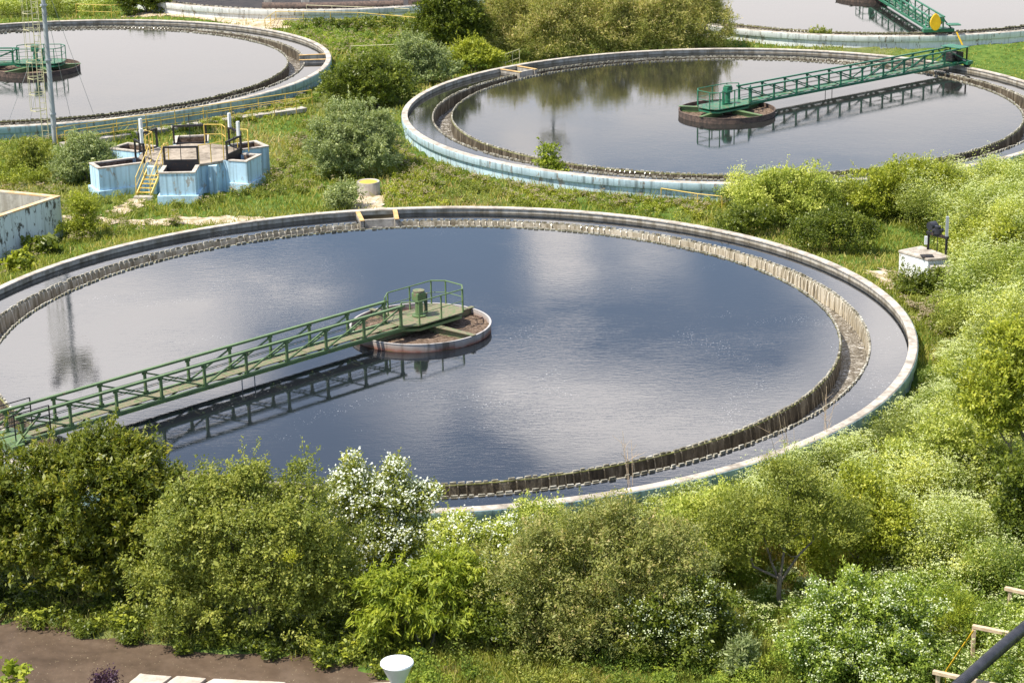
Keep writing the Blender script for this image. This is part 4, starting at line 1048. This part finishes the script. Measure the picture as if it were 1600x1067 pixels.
tam = [(790, 92, 1.0, 'feathery olive shrub nearest the dark green tree'), (868, 96, 1.05, 'feathery olive shrub, second from the dark tree behind the tank'), (950, 92, 1.0, 'feathery olive shrub in the middle of the row behind the tank'),
       (1025, 88, .95, 'feathery shrub with buff tips, second from the right of its row'), (1085, 82, 1.05, 'buff-tipped feathery shrub at the right end of the row'),
       (835, 58, 1.2, 'feathery shrub in the back row, left end'), (925, 52, 1.2, 'feathery shrub in the back row, second from the left'), (1010, 48, 1.15, 'feathery shrub in the back row, third from the left'), (1075, 50, 1.0, 'feathery shrub in the back row, right end')]
for i, (x, y, s, lb) in enumerate(tam):
    s *= 1.22
    bush('tamarisk', lb, 'shrub', x, y, [(-.9 * s, 0, 1.5 * s, 1.5 * s, 1.4, 1.5 * s), (.9 * s, 0, 1.4 * s, 1.5 * s, 1.4, 1.4 * s), (0, .3, 2.8 * s, 1.5 * s, 1.3, 1.2 * s), (.6, .2, 3.4 * s, .8, .8, .7)], 'leaf_tam', 2600, 18, .15, .042, 30 + i, group=TG, r=.05, spray=.24, depth=.2, updir=.6, br=.6)
bush('leafy_bush', 'young bright green sapling bush on the far rim below the feathery shrubs', 'bush', 985, 88, [(0, -.6, 1.0, .8, .5, 1.0), (.2, -.6, 1.9, .5, .4, .5)], 'leaf_lime', 220, 18, .16, .09, 40, r=.03)
bush('leafy_bush', 'grey-green bush at the foot of the steel mast', 'bush', 132, 282, [(-.5, 0, 1.1, 1.2, 1.1, 1.1), (.7, 0, 1.1, 1.1, 1.0, 1.1), (.1, .2, 1.9, 1.1, .9, .7), (-.7, -.2, .6, .9, .8, .7)], 'leaf_grey', 1700, 20, .11, .05, 41, r=.05)
bush('leafy_bush', 'low green bush left of the steel mast foot', 'bush', 48, 268, [(-.6, 0, .8, 1.1, 1.0, .8), (.6, 0, .7, 1.0, .9, .8), (0, .2, 1.4, .7, .7, .5)], 'leaf_haw', 500, 20, .11, .05, 42, r=.04)
bush('leafy_bush', 'upright light green bush beside the peeling basin', 'bush', 130, 372, [(0, 0, .8, .75, .65, .8), (.05, .1, 1.6, .65, .55, .7), (-.3, 0, .5, .6, .5, .4)], 'leaf_bright', 520, 20, .09, .045, 43, r=.035)
bush('leafy_bush', 'small grey-green bush left of the manhole', 'bush', 535, 325, [(0, 0, .6, .85, .7, .6), (.3, .1, 1.1, .5, .5, .5)], 'leaf_grey', 380, 20, .10, .05, 44, r=.03)
bush('sapling', 'bright young sapling against the light blue wall of the second tank', 'sapling', 862, 292, [(0, 0, .7, .65, .5, .6), (-.1, 0, 1.4, .35, .3, .45)], 'leaf_lime', 170, 16, .13, .09, 45, r=.025, stems=1)
bush('leafy_bush', 'tiny bush against the whitewashed wall of the far tank', 'bush', 1284, 76, [(0, 0, .6, .75, .6, .6)], 'leaf_haw', 130, 18, .12, .06, 46, r=.03)
bush('leafy_bush', 'dark green bush by the empty tank at the top left', 'bush', 228, 26, [(-1.0, 0, 1.2, 1.4, 1.2, 1.2), (1.0, 0, 1.2, 1.4, 1.2, 1.2), (0, .2, 2.0, 1.3, 1.0, .8)], 'leaf_dark', 1300, 18, .16, .08, 47, r=.06)
bush('leafy_bush', 'broad-leaved low plant at the foot of the peeling basin wall, nearer one', 'bush', 18, 425, [(0, 0, .35, .6, .5, .35), (.5, .2, .3, .45, .4, .3)], 'leaf_bright', 110, 10, .24, .18, 48, r=.02)
bush('leafy_bush', 'broad-leaved low plant at the foot of the peeling basin wall, farther one', 'bush', 70, 395, [(0, 0, .4, .6, .5, .4), (-.5, .1, .3, .45, .4, .3)], 'leaf_dark', 110, 10, .24, .18, 49, r=.02)
bush('leafy_bush', 'dark green bush among the pale weeds, nearer the tank rim', 'bush', 1150, 372, [(0, 0, .7, 1.0, .9, .7), (.9, .2, .8, 1.0, .8, .8)], 'leaf_dark', 480, 20, .10, .05, 50, r=.03)
bush('leafy_bush', 'wide dark green bush among the pale weeds, left of the valve box', 'bush', 1310, 398, [(-1.2, 0, .9, 1.3, 1.0, .9), (.6, 0, .9, 1.3, 1.0, .9), (-.2, .3, 1.5, 1.1, .9, .6)], 'leaf_dark', 900, 20, .10, .05, 51, r=.04)
bush('leafy_bush', 'green bush on the slope below the valve box', 'bush', 1435, 468, [(-.3, 0, .6, .9, .7, .6), (.6, 0, .6, .8, .7, .6)], 'leaf_dark', 420, 20, .10, .05, 52, r=.03)
bush('leafy_bush', 'green bush behind the valve box at the right', 'bush', 1540, 420, [(-.6, 0, 1.0, 1.2, 1.0, 1.0), (.8, .2, 1.2, 1.2, 1.0, 1.1)], 'leaf_bright', 700, 20, .10, .05, 53, r=.04)


# weeds: hemlock and cow parsley as masses
def hemlock(name, poly_px, n, hmin, hmax, seed, leaves=150, umb=9, lsize=.10, usize=.055, mat=('leaf_hem', 'umbel'), uf=.6, alt='leaf_haw', mound=0, ring=None):
    rs = np.random.default_rng(seed); P = [at(x, y) for x, y in poly_px]; poly = np.array([(p.x, p.y) for p in P])
    lo, hi = poly.min(0), poly.max(0); pts = np.zeros((0, 2))
    for _it in range(60):
        if len(pts) >= n: break
        q = rs.uniform(lo, hi, (n * 3, 2)); ins = np.zeros(len(q), bool)
        for i in range(len(poly)):
            (x1, y1), (x2, y2) = poly[i], poly[i - 1]
            c_ = ((y1 > q[:, 1]) != (y2 > q[:, 1])) & (q[:, 0] < (x2 - x1) * (q[:, 1] - y1) / (y2 - y1 + 1e-9) + x1); ins ^= c_
        for k_ in TANKS.values(): ins &= np.hypot(q[:, 0] - k_.x, q[:, 1] - k_.y) > 20.7
        pts = np.concatenate([pts, q[ins]])
    if ring:
        kk, r0_, r1_, b0_, b1_ = ring; a_ = np.radians(rs.uniform(b0_, b1_, n)); q_ = rs.uniform(r0_, r1_, n) ** 1
        pts = np.c_[TANKS[kk].x + np.cos(a_) * q_, TANKS[kk].y + np.sin(a_) * q_]
    pts = pts[:n]; n = len(pts); pts = pts + .28 * np.c_[np.sin(pts[:, 0] * 5.1 + pts[:, 1] * 2.3), np.cos(pts[:, 1] * 4.7 - pts[:, 0] * 1.9)]; big = wob(pts[:, 0], pts[:, 1], 2.0, seed); near_ = np.min([np.hypot(pts[:, 0] - k_.x, pts[:, 1] - k_.y) for k_ in TANKS.values()], 0)
    
    # the growth rises in overlapping mounds with low, shaded gaps between
    area = abs(sum(poly[i - 1][0] * poly[i][1] - poly[i][0] * poly[i - 1][1] for i in range(len(poly)))) / 2
    if mound:
        mc = pts[rs.integers(0, n, max(4, int(area / mound)))]; mr = rs.uniform(.7, 1.5, len(mc)); mh = rs.uniform(.55, 1.15, len(mc)); mt = rs.normal(0, .16, len(mc))
        dd_ = np.hypot(pts[:, None, 0] - mc[None, :, 0], pts[:, None, 1] - mc[None, :, 1]) / mr[None]
        up_ = np.sqrt(np.clip(1 - dd_ ** 2, 0, 1)) * mh[None]; best = up_.argmax(1); hf = .30 + .85 * up_.max(1); big = mt[best] * 5 * (up_.max(1) > 0)
    else: hf = .82 + .34 * big
    hh = ((hmin + hmax) / 2 if mound else rs.uniform(hmin, hmax, n)) * rs.uniform(.88, 1.1, n) * (hf + .12 * wob(pts[:, 0], pts[:, 1], .8, seed)) * np.clip((near_ - 19.3) / 3.9, .36, 1); base = np.c_[pts, berm(pts[:, 0], pts[:, 1])]
    tint = .42 + .22 * wob(pts[:, 0], pts[:, 1], .7, seed + 3) + .16 * big + rs.normal(0, .12, n)
    # leaf clusters around a stem, several sub-heads
    nh = 4; hi_ = np.repeat(np.arange(n), nh); hr = (.16 + .15 * hh[hi_]) * rs.uniform(.6, 1.4, len(hi_)); htint = tint[hi_] + rs.normal(0, .10, len(hi_))
    head = base[hi_] + np.c_[rs.normal(0, .22, (len(hi_), 2)) * (.5 if mound else .8) * np.minimum(hh[hi_], 1.6)[:, None], hh[hi_] * rs.uniform(.62 if mound else .45, 1.0, len(hi_)) - hr * .5]
    li = rs.integers(0, len(hi_), n * leaves); m_ = len(li)
    e = unit(rs.normal(0, 1, (m_, 3)) + np.array([0, 0, .5])); P_ = head[li] + e * hr[li][:, None] * np.array([1.1, 1.1, .8]) * (rs.uniform(.3, 1, m_) ** .5)[:, None]
    low = rs.random(m_) < .18; f = rs.random(m_)[:, None]; P_ = np.where(low[:, None], base[hi_[li]] * (1 - f) + P_ * f, P_)
    P_[:, 2] = np.maximum(P_[:, 2], .02)
    D = unit(e + rs.normal(0, .8, (m_, 3))); NN = unit(e * .6 + rs.normal(0, .5, (m_, 3)) + np.array([0, 0, .7])); NN = unit(NN - D * np.sum(NN * D, 1, keepdims=True))
    sz = lsize * rs.uniform(.6, 1.3, m_); V = leaf_quads(P_, D, NN, sz, sz * .42)
    vals = htint[li] + rs.normal(0, .13, m_)
    sp_ = (wob(head[:, 0], head[:, 1], .55, seed + 8) + rs.normal(0, .12, len(head))); lm = np.where(sp_[li] > .32, 2, 0)
    # umbels on top
    ui = np.repeat(np.arange(len(hi_)), max(1, umb // 2)); ui = ui[(rs.random(len(ui)) < uf * 1.25) & (wob(head[ui, 0], head[ui, 1], 1.3, seed + 5) > rs.normal(-.15, .25, len(ui))) & (sp_[ui] < .4)]; e = unit(rs.normal(0, 1, (len(ui), 3)) + np.array([0, 0, 1.6])); uc = head[ui] + e * hr[ui][:, None] * 1.1 + np.array([0, 0, .05])
    per = 5; uj = np.repeat(np.arange(len(ui)), per); Pm = uc[uj] + rs.normal(0, 1, (len(uj), 3)) * np.array([.035, .035, .012])
    NN2 = unit(rs.normal(0, .35, (len(uj), 3)) + np.array([0, 0, 1.0])); D2 = unit(np.cross(NN2, rs.normal(size=(len(uj), 3)))); s2 = usize * rs.uniform(.6, 1.2, len(uj))
    V2 = leaf_quads(Pm, D2, NN2, s2, s2); v2 = tint[hi_[ui[uj]]] * .5 + rs.uniform(0, .5, len(uj))
    o = quads(name, np.concatenate([V, V2]), list(mat) + [alt], np.concatenate([vals, v2]), np.r_[lm, np.ones(len(V2))])
    return kind(o, 'stuff')


hemlock('cow_parsley', [(1085, 318), (1110, 285), (1200, 282), (1300, 292), (1420, 300), (1640, 290), (1660, 420), (1500, 420), (1400, 345), (1270, 352), (1150, 345)], 1500, 1.9, 2.7, 60, leaves=190, mound=2.2, uf=.9, usize=.05)
hemlock('cow_parsley', [(1480, 400), (1660, 380), (1680, 640), (1540, 620), (1460, 520), (1490, 460)], 700, 1.6, 2.4, 61, leaves=200, mound=2.2, uf=.9, usize=.05)
hemlock('cow_parsley', [(1020, 800), (1130, 765), (1260, 715), (1370, 665), (1440, 610), (1470, 560), (1700, 600), (1720, 900), (1560, 960), (1400, 940), (1320, 900), (1180, 880), (1120, 930), (1040, 900)], 2300, 1.8, 2.6, 62, leaves=210, umb=14, lsize=.085, usize=.04, mound=1.9, uf=1.0)
hemlock('cow_parsley', [(640, 845), (820, 832), (900, 815), (1040, 800), (1060, 880), (840, 900), (660, 900)], 360, 1.2, 1.8, 63, leaves=200, lsize=.085, usize=.04, mound=1.6, uf=1.0)
hemlock('undergrowth', [(1060, 880), (1300, 900), (1280, 1000), (1080, 990)], 120, .25, .6, 72, leaves=160, lsize=.09, mat=('leaf_hemdark', 'umbel'), uf=.4)
hemlock('cow_parsley', [(1380, 905), (1700, 880), (1720, 1130), (1400, 1130)], 460, 1.1, 1.7, 64, leaves=200, lsize=.09, usize=.045, mound=1.8, mat=('leaf_hemdark', 'umbel'), uf=.5)
hemlock('cow_parsley', [(-40, 6), (170, 10), (165, 28), (-40, 30)], 260, 1.0, 1.9, 65, leaves=110, lsize=.15, usize=.09)
hemlock('undergrowth', [(250, 800), (520, 830), (640, 850), (640, 960), (400, 930), (250, 900)], 200, .6, 1.1, 66, leaves=150, mat=('leaf_bright', 'leaf_lime'), uf=.2)
hemlock('undergrowth', [(-60, 962), (0, 974), (60, 980), (130, 997), (250, 1008), (300, 1018), (400, 1022), (480, 1034), (560, 1046), (640, 1066), (700, 1000), (560, 960), (300, 930), (0, 900), (-60, 900)], 620, .2, .62, 67, leaves=130, lsize=.11, mat=('leaf_dark', 'leaf_bright'), uf=.12, alt='leaf_dark', usize=.10)
hemlock('undergrowth', [(640, 1030), (1000, 1020), (1250, 1040), (1420, 1060), (1420, 1140), (620, 1140)], 430, .25, .8, 68, leaves=130, lsize=.09, mat=('leaf_hemdark', 'leaf_lime'), uf=.15)
hemlock('undergrowth', [(-20, 216), (75, 222), (85, 285), (-20, 300)], 160, .5, 1.0, 69, leaves=110, lsize=.12, mat=('leaf_bright', 'leaf_hem'), uf=.5)
hemlock('undergrowth', [(200, 185), (420, 170), (470, 160), (470, 180), (330, 208), (200, 214)], 140, .25, .5, 70, leaves=100, lsize=.13, mat=('leaf_bright', 'leaf_hem'), uf=.5)
hemlock('undergrowth', [(480, 30), (660, 34), (660, 52), (480, 48)], 150, .6, 1.2, 71, leaves=90, lsize=.17, mat=('leaf_dark', 'leaf_bright'), uf=.3)


WM = ('leaf_haw', 'straw')
hemlock('undergrowth', [(230, 320), (560, 300), (560, 200), (480, 190), (430, 260), (320, 330)], 330, .25, .6, 80, leaves=80, lsize=.11, mat=WM, uf=.35, usize=.06)
hemlock('undergrowth', [(600, 230), (700, 260), (820, 290), (1100, 310), (1100, 350), (800, 325), (610, 325)], 420, .25, .65, 81, leaves=80, lsize=.11, mat=('leaf_bright', 'straw'), uf=.35, usize=.06)
hemlock('undergrowth', [(-10, 300), (95, 290), (240, 320), (300, 350), (100, 390), (0, 450)], 260, .25, .55, 82, leaves=80, lsize=.10, mat=WM, uf=.35, usize=.06)
hemlock('undergrowth', [(440, 40), (660, 50), (660, 120), (530, 110)], 420, .3, .7, 83, leaves=80, lsize=.14, mat=('leaf_hemdark', 'straw'), uf=.35, usize=.07)
hemlock('undergrowth', [(1130, 66), (1460, 82), (1600, 60), (1600, 52), (1130, 52)], 160, .3, .6, 84, leaves=80, lsize=.14, mat=('leaf_bright', 'straw'), uf=.3, usize=.07)
hemlock('undergrowth', [(1380, 430), (1480, 480), (1500, 560), (1440, 620), (1440, 540)], 200, .3, .7, 85, leaves=90, lsize=.10, mat=('leaf_haw', 'straw'), uf=.4, usize=.06)

hemlock('cow_parsley', [(1650, 270), (2050, 270), (2150, 1180), (1690, 1180)], 2600, 1.6, 2.4, 93, leaves=80, lsize=.15, usize=.07, mound=2.4, uf=.6)
hemlock('undergrowth', [(-350, 870), (-40, 900), (-40, 985), (-350, 975)], 300, .5, 1.4, 94, leaves=90, lsize=.14, mat=('leaf_dark', 'leaf_bright'), uf=.2, alt='leaf_haw')
_P = [(0, 600), (400, 600), (400, 700), (0, 700)]
hemlock('undergrowth', _P, 300, .35, .75, 90, leaves=80, lsize=.11, mat=('leaf_hemdark', 'straw'), uf=.4, usize=.06, ring=(3, 20.5, 21.8, 250, 345))
hemlock('undergrowth', _P, 260, .2, .5, 91, leaves=80, lsize=.10, mat=('leaf_bright', 'straw'), uf=.3, usize=.06, ring=(2, 20.5, 21.6, 190, 275))
hemlock('undergrowth', _P, 260, .3, .9, 92, leaves=120, lsize=.08, mat=('leaf_bright', 'umbel'), uf=.3, usize=.045, ring=(1, 20.5, 21.6, 250, 300))


# grass over everything that is bare
def grass():
    rs = np.random.default_rng(5); n = 680000
    px = rs.uniform(-330, 1950, n); py = rs.uniform(-6, 1120, n)
    # sample in image-uniform density, denser than the picture needs near, and evenly enough for a step aside
    d = np.array(FW)[None] + ((px - 800) / F)[:, None] * np.array(RT) - ((py - 533.5) / F)[:, None] * np.array(UP)
    t = -ZC / d[:, 2]; P_ = d * t[:, None] + np.array([0, 0, ZC]); x, y = P_[:, 0], P_[:, 1]
    ok = (y < 230)
    for c in TANKS.values(): ok &= np.hypot(x - c.x, y - c.y) > 20.12
    ok &= ~((y < mud_y(x) + .1 + rs.uniform(0, 1.2, n)) & (x < 1))
    ok &= np.hypot(x - cc.x, y - cc.y) > 3.4
    ok &= np.hypot(x + 7.5, y - 110.35) > .7
    for poly in PATHS:
        ins = np.zeros(n, bool)
        for i in range(len(poly)):
            (x1, y1), (x2, y2) = poly[i], poly[i - 1]
            ins ^= ((y1 > y) != (y2 > y)) & (x < (x2 - x1) * (y - y1) / (y2 - y1 + 1e-9) + x1)
        ok &= ~(ins & (rs.random(n) < .93))
    u = Vector((dn.x, dn.y)); v = Vector((dl.x, dl.y)); det = u.x * v.y - u.y * v.x
    a_ = ((x - c0.x) * v.y - (y - c0.y) * v.x) / det; b_ = (u.x * (y - c0.y) - u.y * (x - c0.x)) / det
    ok &= ~((a_ > -.1) & (b_ > -.1) & (b_ < 6.3) & (a_ < 12))
    x, y = x[ok], y[ok]; n = len(x)
    clump = .5 + .5 * wob(x, y, 1.1, 4) + .25 * wob(x, y, 3.3, 6); dist = y / 100
    h_ = (.12 + .24 * np.clip(clump, 0, 1)) * rs.uniform(.5, 1.4, n); w_ = .026 * dist * rs.uniform(.7, 1.4, n)
    lawn = (x > 24) & (y > 128); h_ = np.where(lawn, h_ * .35, h_)
    z0 = berm(x, y) + .10 * wob(x, y, .9, 1) + .05 * wob(x, y, 3, 2) - .05
    a = rs.uniform(0, 6.28, n); lean = rs.normal(0, .45, (n, 2)) * h_[:, None]
    b = np.c_[x, y, z0]; s = np.c_[np.cos(a), np.sin(a), np.zeros(n)] * w_[:, None]; tp_ = b + np.c_[lean, h_]
    V = np.stack([b - s, b + s, tp_ + s * .5, tp_ - s * .3], 1)
    patch = wob(x, y, .32, 9); dry = np.clip((patch - .05) * 1.5, 0, 1) * (rs.random(n) < .75)
    vals = .30 + .10 * clump + .12 * wob(x, y, .6, 2) + rs.normal(0, .12, n) + dry * .40
    vals = np.where(lawn, .42 + rs.normal(0, .05, n), vals)
    kind(quads('grass', V, ['grass'], vals), 'stuff')


grass()

# bare dry stalks in front of the near rim
rs = np.random.default_rng(3)
for i, (x, y, lb) in enumerate([(1230, 765, 'tall bare dry stalk before the near rim, right of the brown shrub'), (1290, 725, 'tall bare dry stalk farthest right before the near rim'), (985, 800, 'pinkish dry weed standing against the near weir')]):
    p = at(x, y); mb = MB()
    for k_ in range(4):
        bx, by = rs.normal(0, .12, 2); tx, ty = rs.normal(0, .35, 2); H_ = rs.uniform(2.2, 3.0)
        mb.tube([(bx, by, 0), ((bx + tx) / 2, (by + ty) / 2, H_ * .55), (tx, ty, H_)], .012, 5, r2=.005)
        for j in range(4):
            f_ = rs.uniform(.5, .95); q = np.array([bx + (tx - bx) * f_, by + (ty - by) * f_, H_ * f_]); mb.tube([q, q + np.array([rs.normal(0, .22), rs.normal(0, .15), rs.uniform(.12, .35)])], .007, 4, r2=.003)
    o = mb.build('dry_stalk', 'wood'); o.location = (p.x, p.y, 0); tag(o, lb, 'dry weed', 'bare dry stalks')
